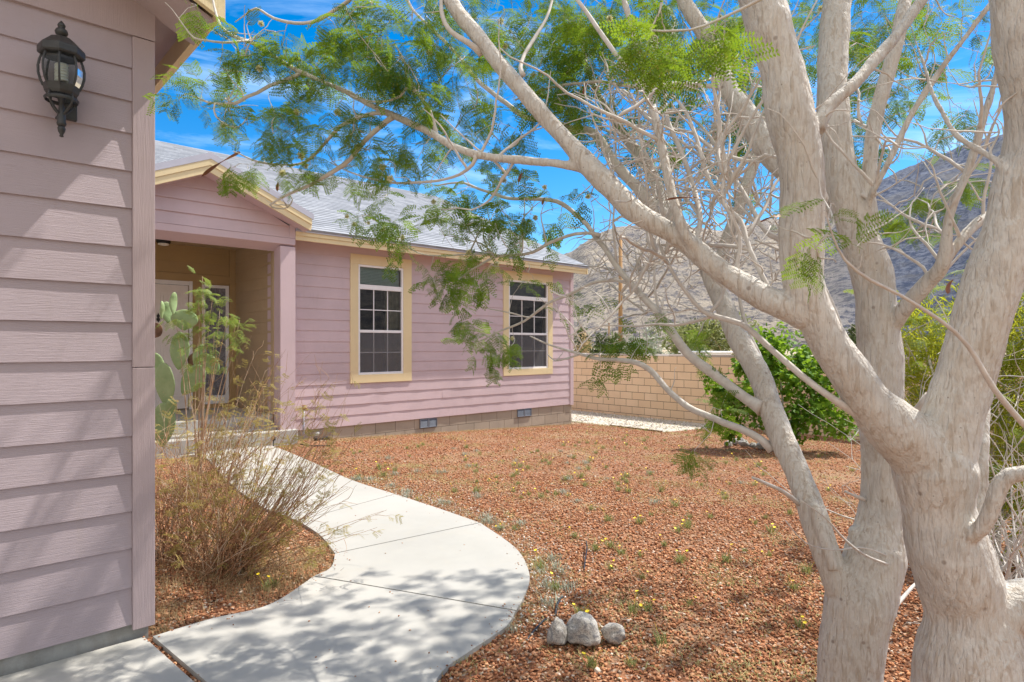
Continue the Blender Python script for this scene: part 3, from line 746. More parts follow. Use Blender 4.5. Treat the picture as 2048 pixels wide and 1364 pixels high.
# steps
mb = MB(); mb.box(1.2, 9.5, -.3, 3.785, YB, H-1.07); mb.build('porch_floor', M['conc'], house, bevel=.012)
mb = MB(); mb.box(1.2, 9.17, -.35, 4.03, 9.498, H-1.285); mb.box(1.2, 9.36, H-1.286, 3.784, 9.498, H-1.245); mb.build('porch_step', M['conc'], house, bevel=.012)

# ------------------------------------------------------------------ GARAGE WING (near left)
YG = 3.59; GX = .80
gar = empty('garage_wing', (GX, YG, 0)); tag(gar, 'near pink clapboard wall and corner board filling the left edge, grey concrete footing below', 'garage')
fg = Frame((0, YG, 0), (1, 0, 0), (0, -1, 0))
lap = [1317, 1234, 1146, 1063, 978.6, 894, 810, 725, 640, 555, 470, 384, 300, 215, 142, 68, -12]
ge = [H-(y-690)/1240*2.77 for y in lap]
ZG = ge[0]
mb = MB(); mb.box(-5.8, YG, ZG, GX-.005, YG+.15, H+1.9); mb.box(GX-.15, YG+.15, ZG, GX-.005, 9.4, H+1.72)
mb.prism([(-5.8, YG, H+1.9), (GX-.005, YG, H+1.9), (-2.5, YG, H+3.2)], (0, .15, 0))
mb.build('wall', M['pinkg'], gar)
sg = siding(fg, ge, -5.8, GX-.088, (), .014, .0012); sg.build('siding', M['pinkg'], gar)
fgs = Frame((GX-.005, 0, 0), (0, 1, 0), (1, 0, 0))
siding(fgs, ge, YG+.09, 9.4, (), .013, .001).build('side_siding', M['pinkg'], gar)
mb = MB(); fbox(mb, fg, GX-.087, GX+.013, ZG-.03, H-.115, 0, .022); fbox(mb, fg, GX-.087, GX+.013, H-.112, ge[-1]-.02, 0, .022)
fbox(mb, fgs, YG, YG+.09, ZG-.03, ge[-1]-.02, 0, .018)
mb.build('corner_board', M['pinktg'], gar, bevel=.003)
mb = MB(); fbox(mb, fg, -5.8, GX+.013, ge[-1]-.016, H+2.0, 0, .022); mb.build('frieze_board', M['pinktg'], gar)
mb = MB(); mb.box(-5.8, YG+.012, -.3, GX-.01, YG+.3, ZG+.01); mb.box(GX-.25, YG+.3, -.3, GX-.01, 9.4, ZG+.01); mb.build('foundation', M['gconc'], gar)
EX = 1.02; YF2 = 3.24
mb = MB(); mb.box(GX-.0, YF2+.03, H+1.745, EX-.02, 9.2, H+1.76); mb.build('eave_soffit', M['pinktg'], gar)
mb = MB(); s45 = .45
for s_ in (0,):
    mb.prism([(EX-.02, YF2+.02, H+1.60), (-2.6, YF2+.02, H+1.60+s45*3.6), (-2.6, YF2+.02, H+1.615+s45*3.6), (EX-.02, YF2+.02, H+1.615)], (0, YG-YF2-.022, 0))
mb.build('rake_soffit', M['pinktg'], gar)
mb = MB(); mb.box(EX-.02, YF2, H+1.63, EX+.02, 9.2, H+1.80)
mb.prism([(EX+.02, YF2, H+1.60), (-2.6, YF2, H+1.60+s45*3.6), (-2.6, YF2, H+1.80+s45*3.6), (EX+.02, YF2, H+1.80)], (0, -.03, 0)); mb.build('fascia', M['cream'], gar, bevel=.002)
mb = MB(); roof_plane(mb, YF2-.05, 9.8, (EX+.05, H+1.81), (-2.6, H+1.81+s45*3.65), axis='y'); roof_plane(mb, YF2-.05, 9.8, (-6.25, H+1.81), (-2.6, H+1.81+s45*3.65), axis='y', exposure=.5)
mb.build('roof', M['shingle'], gar)
# wall lantern
lc = P(123, 690, 2.80); lc = Vector((lc.x, lc.y, 0)); lz = H
lan = empty('wall_lantern', (lc.x, lc.y, H+.94)); tag(lan, 'dark bronze carriage lantern with curved glass panes mounted on the near pink wall', 'wall light')
c0 = (lc.x, lc.y, H); n8 = 8; r8 = R(22.5)+R(10)
mb = MB(); mb.lathe([(.012, 1.375), (.045, 1.376), (.048, 1.384), (.060, 1.378), (.092, 1.352), (.110, 1.338), (.113, 1.330), (.113, 1.306), (.104, 1.300), (.09, 1.300), (.02, 1.302)][::-1], c0, 8, r8)
mb.build('cap', M['lantern'], lan, bevel=.002)
mb = MB(); mb.lathe([(.010, 1.382), (.014, 1.392), (.029, 1.402), (.032, 1.412), (.026, 1.424), (.013, 1.432), (.018, 1.436), (.020, 1.442), (.014, 1.452), (.002, 1.464)], c0, 14); mb.build('finial', M['lantern'], lan, smooth=True)
gp_ = [(.088, 1.300), (.099, 1.275), (.106, 1.245), (.105, 1.215), (.096, 1.185), (.083, 1.160)]
mb = MB(); mb.lathe(gp_, c0, 8, r8, cap=False); mb.build('glass', M['lglass'], lan)
for a in range(8):
    an = r8 + 2*math.pi*a/8; mb = MB(); mb.tube([(c0[0]+(r+.002)*math.cos(an), c0[1]+(r+.002)*math.sin(an), H+z) for r, z in gp_], .0055, 6); mb.build('rib', M['lantern'], lan)
mb = MB(); mb.lathe([(.080, 1.168), (.089, 1.168), (.080, 1.138), (.070, 1.126), (.064, 1.126), (.064, 1.134), (.074, 1.142)], c0, 8, r8, cap=False); mb.build('lower_ring', M['lantern'], lan, bevel=.001)
mb = MB(); mb.lathe([(.078, 1.098), (.084, 1.108), (.078, 1.116), (.072, 1.108), (.078, 1.098)], c0, 16, 0, cap=False); mb.build('open_ring', M['lantern'], lan, smooth=True)
for a in range(4):
    an = R(35)+math.pi*a/2; mb = MB()
    mb.tube([(c0[0]+r*math.cos(an), c0[1]+r*math.sin(an), H+z) for r, z in ((.068, 1.135), (.080, 1.108), (.066, 1.085), (.040, 1.060), (.020, 1.046), (.014, 1.030))], .0055, 6); mb.build('scroll_arm', M['lantern'], lan, smooth=True)
mb = MB(); mb.lathe([(.012, .985), (.022, .992), (.024, 1.0), (.021, 1.008), (.022, 1.035), (.016, 1.05), (.012, 1.09), (.020, 1.11), (.020, 1.17), (.004, 1.175)], c0, 14); mb.build('stem', M['lantern'], lan, smooth=True)
mb = MB(); mb.lathe([(.001, .938), (.011, .941), (.008, .950), (.016, .962), (.020, .978), (.016, .986), (.010, .988)], c0, 12); mb.build('bottom_finial', M['lantern'], lan, smooth=True)
mb = MB()
pts = []
for k in range(90):
    an = k*.45; pts.append((c0[0]+.026*math.cos(an), c0[1]+.026*math.sin(an), H+1.185+k*.00095))
mb.tube(pts, .008, 6); mb.build('bulb', M['bulb'], lan, smooth=True)
mb = MB(); mb.box(c0[0]+.01, YG-.034, H+1.06, c0[0]+.075, YG-.014, H+1.19); mb.tube([(c0[0], YG-.02, H+1.06), (c0[0], YG-.09, H+1.05), (c0[0], c0[1]+.015, H+1.02)], .010, 8); mb.build('bracket', M['lantern'], lan, bevel=.004)
for ch in lan.children:
    if ch.name != 'bracket': ch.data.transform(Matrix.Diagonal((.80, .80, 1, 1)))
# porch ceiling light
q = P(327, 484, 9.6); pl = empty('porch_ceiling_light', (q.x, q.y, H+1.60)); tag(pl, 'small dark round ceiling light under the porch roof', 'ceiling light')
mb = MB(); mb.lathe([(.09, .045), (.10, .02), (.10, -.01), (.085, -.03)], (q.x, q.y, H+1.60), 20); mb.build('light_base', M['black'], pl)
mb = MB(); mb.lathe([(.08, -.03), (.07, -.05), (.03, -.062), (.001, -.064)], (q.x, q.y, H+1.60), 20); mb.build('light_lens', M['bulb'], pl, smooth=True)
# garden tap
q = P(611, 820, 9.85); tp = empty('garden_tap', (q.x, YM-.06, gz(q.x, YM))); tag(tp, 'grey standpipe with weathered brass garden tap against the pink wall beside the porch', 'garden tap')
mb = MB(); mb.tube([(q.x, YM-.06, -.1), (q.x, YM-.06, q.z)], .017, 10); mb.build('pipe', M['pipe'], tp, smooth=True)
mb = MB(); mb.tube([(q.x, YM-.06, q.z), (q.x, YM-.06, q.z+.05)], .022, 8); mb.tube([(q.x, YM-.06, q.z+.02), (q.x+.03, YM-.11, q.z+.02), (q.x+.035, YM-.125, q.z-.02)], .013, 8); mb.lathe([(.03, .07), (.032, .08), (.01, .085)], (q.x, YM-.06, q.z-.01), 8); mb.build('tap', M['brass'], tp)

# ------------------------------------------------------------------ block wall
BX = 14.2
bw = empty('block_wall', (BX, 8, -.5)); tag(bw, 'tan concrete block garden wall behind the white gravel strip', 'wall')
fw_ = Frame((BX, 0, 0), (0, 1, 0), (-1, 0, 0))
mb = MB(); lattice_blocks(mb, fw_, -7, 22, -.7, H-.295, .41, .2032, 0, .013, n0=-.19); mb.build('blocks', M['block'], bw)
mb = MB(); fbox(mb, fw_, -7, 22, -.9, H-.30, -.18, -.006); mb.build('mortar_core', M['mortar'], bw)
mb = MB(); u = -7
while u < 22: fbox(mb, fw_, u+.004, u+.402, H-.295, H-.245, -.2, .006); u += .406
mb.build('cap', M['pstone'], bw)
# stuff beyond the wall
q = P(1241, 690, 42); pole = empty('utility_pole', (q.x, q.y, -.5)); tag(pole, 'brown wooden utility pole rising behind the block wall', 'utility pole')
mb = MB(); mb.tube([(q.x, q.y, -.6), (q.x, q.y, H+7.4)], [.155, .12], 12); mb.build('post', M['pole'], pole, smooth=True)
q = P(1218, 690, 130); pole = empty('utility_pole', (q.x, q.y, -.5)); tag(pole, 'small distant dark utility pole left of the taller wooden pole', 'utility pole')
mb = MB(); mb.tube([(q.x, q.y, -.6), (q.x, q.y, H+4.6)], [.18, .14], 8); mb.build('post', M['pole'], pole)
q = P(1412, 690, 33); sh = empty('shed', (q.x, q.y, -.5)); tag(sh, 'low white flat roofed shed just showing over the block wall', 'shed')
mb = MB(); mb.box(q.x-1.0, q.y-.9, -.6, q.x+1.0, q.y+.9, H-.42); mb.build('wall', M['white'], sh)
mb = MB(); mb.box(q.x-1.1, q.y-1.0, H-.42, q.x+1.1, q.y+1.0, H-.33); mb.build('roof', M['white'], sh, bevel=.02)
# ================================================================== VEGETATION
UP = np.array([0, 0, 1.0])
def unit(v): return v/np.maximum(np.linalg.norm(v, axis=-1, keepdims=True), 1e-9)
def leaflet_quads(o, d, s, n, L_, W):
    """diamond-ish leaflet as one quad (bent rhombus)"""
    return [o, o+d*L_*.45+s*W*.5, o+d*L_, o+d*L_*.45-s*W*.5]
def bipinnate(rach, npin, plen, nl, ll, lw, seed, droop=.5):
    r = np.random.default_rng(seed); V = []; Fq = []
    def add(q): i = len(V); V.extend(q); Fq.append([i, i+1, i+2, i+3])
    def curve(t): return np.array([rach*t, 0, -droop*rach*t*t*.5])
    def strip(a, b, w):
        d = unit(b-a); s = np.cross(d, [0, 0, 1.0]); s = unit(s)*w; add([a-s, a+s, b+s*.6, b-s*.6])
    pts = [curve(k/5) for k in range(6)]
    for a, b in zip(pts, pts[1:]): strip(a, b, .0011)
    for k in range(npin):
        t = .22+.78*(k+.5)/npin; o = curve(t); L_ = plen*(1-.35*abs(t-.55))*r.uniform(.85, 1.1)
        for s in (-1, 1):
            d = unit(np.array([.55+r.uniform(-.15, .15), s*1.0, -.25+r.uniform(-.25, .1)]))
            up = unit(np.array([r.uniform(-.2, .2), r.uniform(-.3, .3)*s, 1.0])); side = unit(np.cross(up, d)); up = np.cross(d, side)
            prev = o
            for q in range(nl):
                u = (q+.6)/nl; c = o + d*L_*u + np.array([0, 0, -.28*L_*u*u])
                if q % 3 == 2 or q == nl-1: strip(prev, c, .0006); prev = c
                for ss in (-1, 1):
                    dd = unit(side*ss + d*.35 + up*r.uniform(-.25, .15)); Ln = ll*(1-.3*abs(u-.5))*r.uniform(.85, 1.1)
                    add(leaflet_quads(c, dd, d, up, Ln, lw))
    return np.array(V), np.array(Fq)
PROT_HI = [bipinnate(.13, 4, .078, 9, .0155, .0068, k, droop=.7) for k in range(5)]
PROT_LO = [bipinnate(.14, 4, .072, 5, .0165, .0125, k+20, droop=.7) for k in range(4)]
PROT_BUSH = [bipinnate(.06, 2, .045, 6, .010, .0062, k+40, droop=.5) for k in range(4)]
PROT_SAP = [bipinnate(.13, 4, .08, 8, .017, .0095, k+60, droop=.9) for k in range(4)]
def leaves_np(pos, dirs, ups, scales, protos, seed=0):
    r = np.random.default_rng(seed); pos = np.asarray(pos); dirs = np.asarray(dirs); ups = np.asarray(ups); scales = np.asarray(scales)
    idx = r.integers(0, len(protos), len(pos)); out = []
    for k, (v, f) in enumerate(protos):
        m = idx == k
        if m.any(): out.append(instance_np(v, f, frames(pos[m], dirs[m], ups[m], scales[m])))
    return merge_np(out)

# ---------- the big multi-trunk tree: limbs as (px, py, depth, width px) polylines, lifted into space
def limb(pts, k=7):
    P4 = []
    for px, py, d, wd in pts: p = P(px, py, d); P4.append(Vector((p.x, p.y, p.z, wd*.92/2/F*d)))
    out = []; n = len(P4)
    for i in range(n-1):
        p0, p1, p2, p3 = P4[max(i-1, 0)], P4[i], P4[i+1], P4[min(i+2, n-1)]
        L_ = (p2.xyz-p1.xyz).length; kk = max(2, min(14, int(L_/.035)))
        for j in range(kk):
            t = j/kk
            out.append(.5*((2*p1)+(-p0+p2)*t+(2*p0-5*p1+4*p2-p3)*t*t+(-p0+3*p1-3*p2+p3)*t**3))
    out.append(P4[-1])
    return [(q.xyz.copy(), max(q.w, .0015)) for q in out]
BIG = [
 [(1985,1900,1.75,330),(1965,1560,1.75,250),(1945,1364,1.75,222),(1940,1260,1.74,185),(1926,1197,1.74,162),(1908,1133,1.73,156),(1887,1070,1.73,148),(1874,1007,1.73,142),(1868,943,1.73,160),(1862,900,1.73,150)],
 [(1868,960,1.73,135),(1840,905,1.72,128),(1790,855,1.71,112),(1732,795,1.70,92),(1695,738,1.70,84),(1660,690,1.70,80),(1628,627,1.70,78),(1607,563,1.70,86),(1603,476,1.70,90),(1604,366,1.70,96),(1596,293,1.70,95),(1578,220,1.70,98),(1565,147,1.70,93),(1545,73,1.70,90),(1523,0,1.71,90),(1495,-110,1.72,82),(1455,-300,1.76,64),(1420,-560,1.85,36),(1400,-760,1.95,14)],
 [(1870,960,1.73,130),(1888,895,1.72,126),(1905,835,1.71,118),(1928,760,1.70,113),(1948,690,1.68,112),(1963,627,1.67,110),(1984,563,1.66,110),(2004,500,1.65,108),(2038,403,1.64,104),(2060,275,1.63,100),(2064,200,1.62,104),(2056,139,1.61,108),(2042,0,1.6,110),(2020,-140,1.6,100),(1985,-400,1.62,70),(1960,-700,1.7,28)],
 [(1945,1290,1.74,120),(1975,1232,1.72,112),(2040,1212,1.70,108),(2120,1190,1.67,96),(2230,1120,1.63,80),(2330,960,1.6,62),(2400,700,1.6,40),(2440,350,1.65,18)],
 [(1890,1092,1.72,40),(1925,1078,1.66,36),(1961,1058,1.62,36),(1983,1018,1.60,36),(1998,977,1.59,36),(2020,953,1.58,36),(2060,945,1.56,34),(2140,900,1.53,26),(2220,800,1.5,16)],
 [(1962,1075,1.80,28),(1958,1030,1.82,24),(1964,960,1.84,24),(1968,890,1.86,24),(1972,800,1.92,20),(1985,700,2.0,18),(2010,600,2.05,15),(2040,480,2.1,10)],
 # second trunk
 [(1690,1760,2.15,190),(1693,1535,2.17,150),(1697,1364,2.2,126),(1705,1280,2.2,132),(1722,1200,2.2,138),(1744,1133,2.2,126),(1757,1070,2.21,110),(1766,1007,2.22,94),(1768,943,2.22,90),(1765,848,2.22,88),(1760,722,2.22,86),(1746,563,2.22,82),(1726,500,2.22,80),(1704,430,2.22,74),(1688,366,2.22,68),(1666,220,2.25,61),(1665,110,2.3,62),(1674,0,2.35,58),(1685,-120,2.4,52),(1700,-350,2.5,34),(1720,-600,2.6,14)],
 [(1710,1240,2.2,70),(1680,1172,2.2,72),(1652,1105,2.22,62),(1618,1007,2.28,62),(1592,940,2.34,58),(1566,880,2.4,56),(1543,817,2.46,55),(1520,753,2.54,53),(1483,690,2.62,51),(1455,627,2.7,45),(1427,563,2.78,42),(1400,500,2.86,38),(1362,455,2.95,34),(1325,405,3.05,31),(1300,340,3.15,26),(1253,278,3.25,24),(1220,224,3.35,18),(1194,183,3.4,14),(1170,120,3.5,11),(1160,40,3.6,8)],
 [(1668,1140,2.16,22),(1650,1080,2.18,24),(1630,1020,2.22,25),(1613,985,2.28,18)],
 # long limb to the upper left
 [(1612,640,1.70,70),(1580,618,1.71,72),(1540,600,1.73,70),(1475,562,1.77,62),(1425,528,1.80,57),(1374,484,1.84,56),(1278,430,1.89,59),(1222,375,1.93,60),(1178,332,1.97,58),(1130,279,2.0,47),(1092,235,2.03,46),(1037,172,2.07,44),(1000,128,2.1,43),(957,73,2.14,42),(920,29,2.17,41),(893,-8,2.2,40),(820,-90,2.3,34),(720,-190,2.45,26),(580,-300,2.6,16),(450,-380,2.75,8)],
 # left-going
 [(1195,345,1.97,36),(1160,336,1.98,26),(1115,326,2.0,22),(1050,322,2.05,22),(960,312,2.1,21),(905,292,2.15,20),(862,267,2.2,20),(790,233,2.28,18),(750,214,2.33,16),(700,187,2.38,14),(650,165,2.43,12),(610,147,2.48,11)],
 # stem N
 [(1700,440,2.25,56),(1660,405,2.3,54),(1610,370,2.38,56),(1556,326,2.45,56),(1515,268,2.5,58),(1490,228,2.52,54),(1462,185,2.55,46),(1440,135,2.58,44),(1415,76,2.6,42),(1389,35,2.62,38),(1365,-10,2.65,34),(1330,-150,2.7,26),(1290,-350,2.8,14)],
 [(1432,575,2.76,26),(1442,515,2.8,26),(1458,468,2.84,26),(1486,390,2.9,25),(1510,320,2.96,24),(1530,240,3.0,18),(1545,150,3.1,14),(1540,50,3.2,10)],
 [(1636,262,1.70,34),(1655,215,1.72,28),(1711,165,1.75,27),(1750,120,1.78,26),(1785,80,1.80,25),(1840,5,1.84,24),(1900,-90,1.9,20),(1980,-200,2.0,12)],
 [(1745,450,2.22,32),(1737,400,2.2,30),(1741,311,2.2,30),(1755,220,2.2,30),(1781,128,2.2,30),(1803,37,2.2,28),(1818,-40,2.25,26),(1840,-200,2.3,16)],
 [(1740,470,2.2,22),(1740,400,2.15,16),(1766,348,2.1,14),(1818,238,2.08,14),(1876,147,2.05,14),(1931,73,2.0,12),(1986,0,1.98,12),(2040,-70,1.98,9)],
 [(1780,660,2.2,34),(1812,614,2.12,34),(1860,560,2.05,32),(1886,527,2.0,28),(1896,440,1.98,20),(1920,375,1.97,18),(1946,314,1.96,18),(1967,235,1.95,16),(1990,160,1.94,14),(2010,60,1.94,11),(2020,-60,1.95,8)],
 [(1893,520,2.0,18),(1920,480,2.0,22),(1942,458,2.02,22),(1967,437,2.04,20),(2000,415,2.08,16),(2060,380,2.15,12)],
 [(2020,345,1.62,26),(1997,322,1.64,16),(1955,298,1.68,14),(1913,271,1.72,13),(1885,225,1.76,11),(1862,183,1.8,10),(1848,130,1.84,8),(1832,84,1.88,6),(1815,30,1.9,4)],
 [(1405,510,1.82,30),(1374,476,1.80,26),(1352,420,1.82,25),(1338,366,1.85,24),(1327,310,1.88,23),(1316,256,1.9,22),(1302,200,1.93,19),(1286,147,1.96,18),(1272,95,2.0,17),(1264,55,2.02,16),(1246,-5,2.05,15),(1215,-120,2.1,12),(1180,-260,2.2,7)],
]
MID = [
 [(1545,900,2.42,20),(1524,880,2.44,16),(1480,858,2.5,16),(1447,845,2.55,15),(1390,820,2.65,14),(1341,785,2.75,13),(1299,739,2.85,12),(1271,725,2.9,11),(1235,720,3.0,9),(1200,718,3.05,8),(1158,707,3.15,6),(1100,690,3.25,4),(1060,672,3.3,2.5)],
 [(1158,709,3.15,4),(1135,716,3.2,4),(1110,722,3.25,3),(1095,708,3.3,2)],
 [(1524,815,2.46,36),(1499,802,2.5,24),(1440,757,2.6,22),(1376,707,2.7,21),(1334,651,2.78,20),(1310,620,2.82,17),(1288,598,2.86,15),(1246,549,2.95,14),(1218,510,3.02,13),(1195,478,3.08,12),(1165,440,3.15,10),(1114,403,3.25,9),(1060,398,3.35,8),(1015,396,3.45,7),(967,381,3.55,6),(920,365,3.65,5),(870,372,3.75,3)],
 [(1540,800,2.5,12),(1535,750,2.55,10),(1516,705,2.6,10),(1496,665,2.65,9),(1482,610,2.7,8),(1475,560,2.75,6),(1470,500,2.8,5)],
 [(1728,835,1.70,22),(1690,812,1.70,18),(1658,792,1.70,15),(1601,750,1.74,14),(1560,715,1.78,13),(1520,679,1.82,13),(1482,648,1.86,12),(1432,633,1.92,11),(1405,622,1.95,10),(1380,595,1.98,9),(1355,560,2.0,8),(1338,530,2.03,8),(1320,490,2.06,7),(1310,430,2.1,5),(1330,380,2.15,4)],
 [(1425,633,1.94,7),(1390,642,1.98,7),(1350,650,2.05,6),(1316,648,2.1,5),(1270,652,2.2,4),(1228,651,2.25,3)],
 [(1365,470,3.0,24),(1345,440,3.0,24),(1308,414,3.02,27),(1262,362,3.08,24),(1225,320,3.12,22),(1203,282,3.16,20),(1180,263,3.2,18),(1140,257,3.25,16),(1095,242,3.3,14),(1052,235,3.35,12),(1010,205,3.4,10),(957,161,3.5,9),(920,115,3.6,7),(890,84,3.65,7),(850,45,3.75,6),(821,11,3.8,5),(800,-50,3.9,4)],
 [(1320,262,1.9,14),(1301,198,1.95,11),(1264,154,2.0,10),(1222,95,2.05,10),(1187,44,2.1,9),(1154,0,2.15,9),(1100,-80,2.25,7)],
 [(1474,185,2.55,16),(1425,172,2.6,10),(1375,172,2.65,8),(1320,175,2.7,8),(1250,172,2.8,8),(1205,163,2.88,7),(1165,166,2.95,6),(1115,172,3.05,6),(1074,183,3.15,5),(1030,200,3.2,3)],
 [(872,271,2.2,12),(869,255,2.2,10),(858,222,2.2,10),(838,192,2.2,9),(825,176,2.2,8),(812,150,2.22,6),(810,125,2.25,5),(790,90,2.3,3)],
 [(815,172,2.2,6),(800,192,2.2,6),(770,203,2.22,5),(735,202,2.25,4),(700,190,2.28,3)],
 [(951,310,2.1,10),(945,328,2.1,8),(920,348,2.15,7),(890,358,2.2,6),(858,363,2.25,6),(792,366,2.35,5),(745,358,2.4,4),(700,344,2.45,3),(660,325,2.5,2)],
 [(786,234,2.28,14),(770,245,2.3,12),(729,282,2.35,11),(700,319,2.4,10),(652,352,2.45,9),(610,375,2.5,7),(573,391,2.52,6),(540,410,2.55,4),(555,417,2.58,3),(575,415,2.6,3),(585,400,2.6,2.5),(578,388,2.6,2)],
 [(768,226,2.3,10),(752,226,2.32,9),(715,235,2.35,9),(681,253,2.4,8),(655,280,2.43,7),(631,308,2.46,6),(608,325,2.5,6),(581,330,2.52,5),(540,328,2.55,5),(505,320,2.6,4),(480,308,2.62,3),(467,303,2.65,2.5)],
 [(614,149,2.48,11),(598,143,2.48,9),(570,127,2.5,9),(548,112,2.52,8),(505,86,2.55,8),(463,71,2.6,7),(445,56,2.62,6),(437,43,2.64,6),(428,13,2.68,5),(420,-30,2.7,4)],
 [(600,146,2.48,9),(585,155,2.48,9),(560,165,2.5,8),(538,172,2.52,8),(515,185,2.54,7),(495,193,2.56,7),(478,203,2.58,7),(458,208,2.6,6),(417,205,2.64,5),(395,195,2.68,3),(372,187,2.7,2)],
 [(500,80,2.55,5),(470,84,2.5,5),(445,85,2.48,5),(410,80,2.45,4),(388,76,2.42,4),(370,55,2.4,3),(345,20,2.38,2),(330,5,2.36,2)],
 [(430,207,2.62,4),(428,222,2.6,4),(440,242,2.58,4),(470,255,2.56,3),(487,246,2.55,2.5),(500,225,2.54,2)],
 [(725,-30,2.2,10),(697,2,2.25,9),(665,22,2.3,8),(634,41,2.35,8),(591,47,2.4,7),(548,36,2.45,6),(512,17,2.5,5),(490,30,2.52,3),(470,44,2.55,2)],
 [(962,105,2.14,18),(949,95,2.12,14),(928,80,2.12,12),(905,66,2.13,11),(890,48,2.14,10),(883,22,2.16,9),(882,-20,2.2,7)],
 [(1045,150,2.07,12),(1041,136,2.1,9),(1050,108,2.14,8),(1066,81,2.2,8),(1085,50,2.25,7),(1099,22,2.3,6),(1110,-30,2.35,5)],
 [(1200,470,3.06,10),(1184,466,3.05,8),(1150,468,3.08,7),(1103,484,3.15,7),(1066,504,3.2,7),(1030,510,3.25,6),(998,512,3.3,6),(975,522,3.34,5),(958,532,3.38,5),(941,541,3.4,4),(897,575,3.5,3)],
 [(1290,600,2.86,9),(1250,565,2.95,7),(1215,561,3.0,7),(1180,568,3.08,7),(1140,588,3.15,6),(1100,605,3.22,6),(1075,622,3.28,6),(1049,642,3.33,5),(1025,653,3.38,5),(998,663,3.42,4),(970,678,3.48,3),(948,686,3.52,2)],
 [(1060,636,3.3,3),(1030,628,3.35,3),(990,620,3.4,2.5),(950,612,3.45,2)],
 [(1000,512,3.3,4),(940,508,3.35,3.5),(880,512,3.4,3),(835,505,3.45,2.5),(795,478,3.5,2),(770,455,3.5,2),(735,430,3.5,2)],
 [(1600,1010,2.28,12),(1570,985,2.2,9),(1535,968,2.15,8),(1505,955,2.1,6)],
 [(1730,1000,2.2,10),(1705,990,2.12,6),(1690,983,2.08,5)],
 [(1800,1135,2.15,6),(1740,1115,2.05,5),(1690,1080,1.98,5),(1650,1035,1.9,3),(1600,1000,1.85,2)],
 [(1800,1128,2.15,5),(1760,1105,2.1,4),(1720,1095,2.08,4),(1665,1100,2.05,3),(1610,1085,2.0,3),(1570,1040,1.98,2)],
 [(1745,1275,2.4,8),(1775,1235,2.5,10),(1810,1190,2.6,8),(1835,1165,2.7,6)],
 [(1600,485,2.3,14),(1540,470,2.4,11),(1500,410,2.5,10),(1465,350,2.6,9),(1430,290,2.7,8),(1400,250,2.8,6),(1370,230,2.9,5)],
 [(1385,490,1.85,12),(1400,440,1.9,12),(1385,370,2.0,11),(1360,300,2.05,10),(1335,240,2.1,9),(1330,180,2.15,7),(1335,110,2.2,5),(1350,40,2.3,4)],
 [(1545,590,1.74,12),(1500,500,1.8,10),(1480,440,1.86,10),(1440,400,1.9,9),(1410,340,1.95,9),(1395,280,2.0,8),(1370,220,2.05,7),(1345,190,2.1,5)],
 [(1600,330,1.75,8),(1530,310,1.8,7),(1490,340,1.85,6),(1440,375,1.9,5),(1400,380,1.95,4),(1350,370,2.0,3)],
 [(2150,940,1.5,14),(2060,860,1.45,13),(1990,780,1.42,12),(1935,690,1.4,10),(1880,640,1.38,8),(1800,590,1.35,7),(1740,560,1.32,7),(1690,520,1.3,6),(1665,470,1.28,4),(1650,420,1.25,3)],
 [(1632,540,1.92,7),(1652,585,1.9,10),(1668,625,1.9,14),(1690,690,1.94,18),(1712,765,2.0,20),(1735,825,2.08,20)],
 [(1655,590,1.9,8),(1640,560,1.88,7),(1600,520,1.86,6),(1560,500,1.86,5),(1510,480,1.88,3)],
 [(1860,790,2.1,20),(1830,830,2.16,20),(1800,850,2.2,16)],
 [(1330,-40,1.4,8),(1320,20,1.4,5),(1300,60,1.4,4)],
 [(1700,-60,1.3,8),(1600,-40,1.3,7),(1480,20,1.35,6),(1380,60,1.38,5),(1290,60,1.4,4)],
]
LS = {9: .80, 10: .86, 11: .88, 7: .92, 19: .86}
BIG = [[(a, b_, c_, w_*LS.get(i, 1)) for a, b_, c_, w_ in L_] for i, L_ in enumerate(BIG)]
big = [limb(b) for b in BIG]; mid = [limb(b) for b in MID]
tree = empty('multi_trunk_tree', (P(1800, 1700, 1.95).x, P(1800, 1700, 1.95).y, 0)); tag(tree, 'large pale barked tree with forked trunks and feathery leaves in the right foreground', 'tree')
def wob(pts, amt, fr, seed):
    out = []
    for p, r in pts:
        nv = noise.noise_vector(p*fr + Vector((seed*3.1, 0, 0))); out.append((p + nv*amt*min(1, r*60), r*(1+.10*noise.noise(p*9+Vector((0, seed, 0))))))
    return out
mb = MB()
for k, b in enumerate(big):
    b2 = wob(b, .004, 6, k); mb.tube([p for p, _ in b2], [r for _, r in b2], 20)
# knots / collars
for k, b in enumerate(big):
    for _ in range(3):
        i = rnd.randrange(2, len(b)-2); p, r = b[i]
        if r > .02:
            d = Vector((rnd.uniform(-1, 1), rnd.uniform(-1, 1), rnd.uniform(-.3, .3))).normalized()
            mb.tube([p+d*r*.5, p+d*r*1.02, p+d*r*1.12], [r*.4, r*.3, r*.12], 8)
tr_ = mb.build('trunk', M['bark'], tree, smooth=True)
rm = tr_.modifiers.new('join', 'REMESH'); rm.mode = 'VOXEL'; rm.voxel_size = .0048; rm.use_smooth_shade = True
sm = tr_.modifiers.new('smooth', 'SMOOTH'); sm.factor = .6; sm.iterations = 10
dt = bpy.data.textures.new('barkdisp', 'CLOUDS'); dt.noise_scale = .045; dt.noise_depth = 3
dm = tr_.modifiers.new('disp', 'DISPLACE'); dm.texture = dt; dm.strength = .006; dm.mid_level = .5; dm.texture_coords = 'LOCAL'
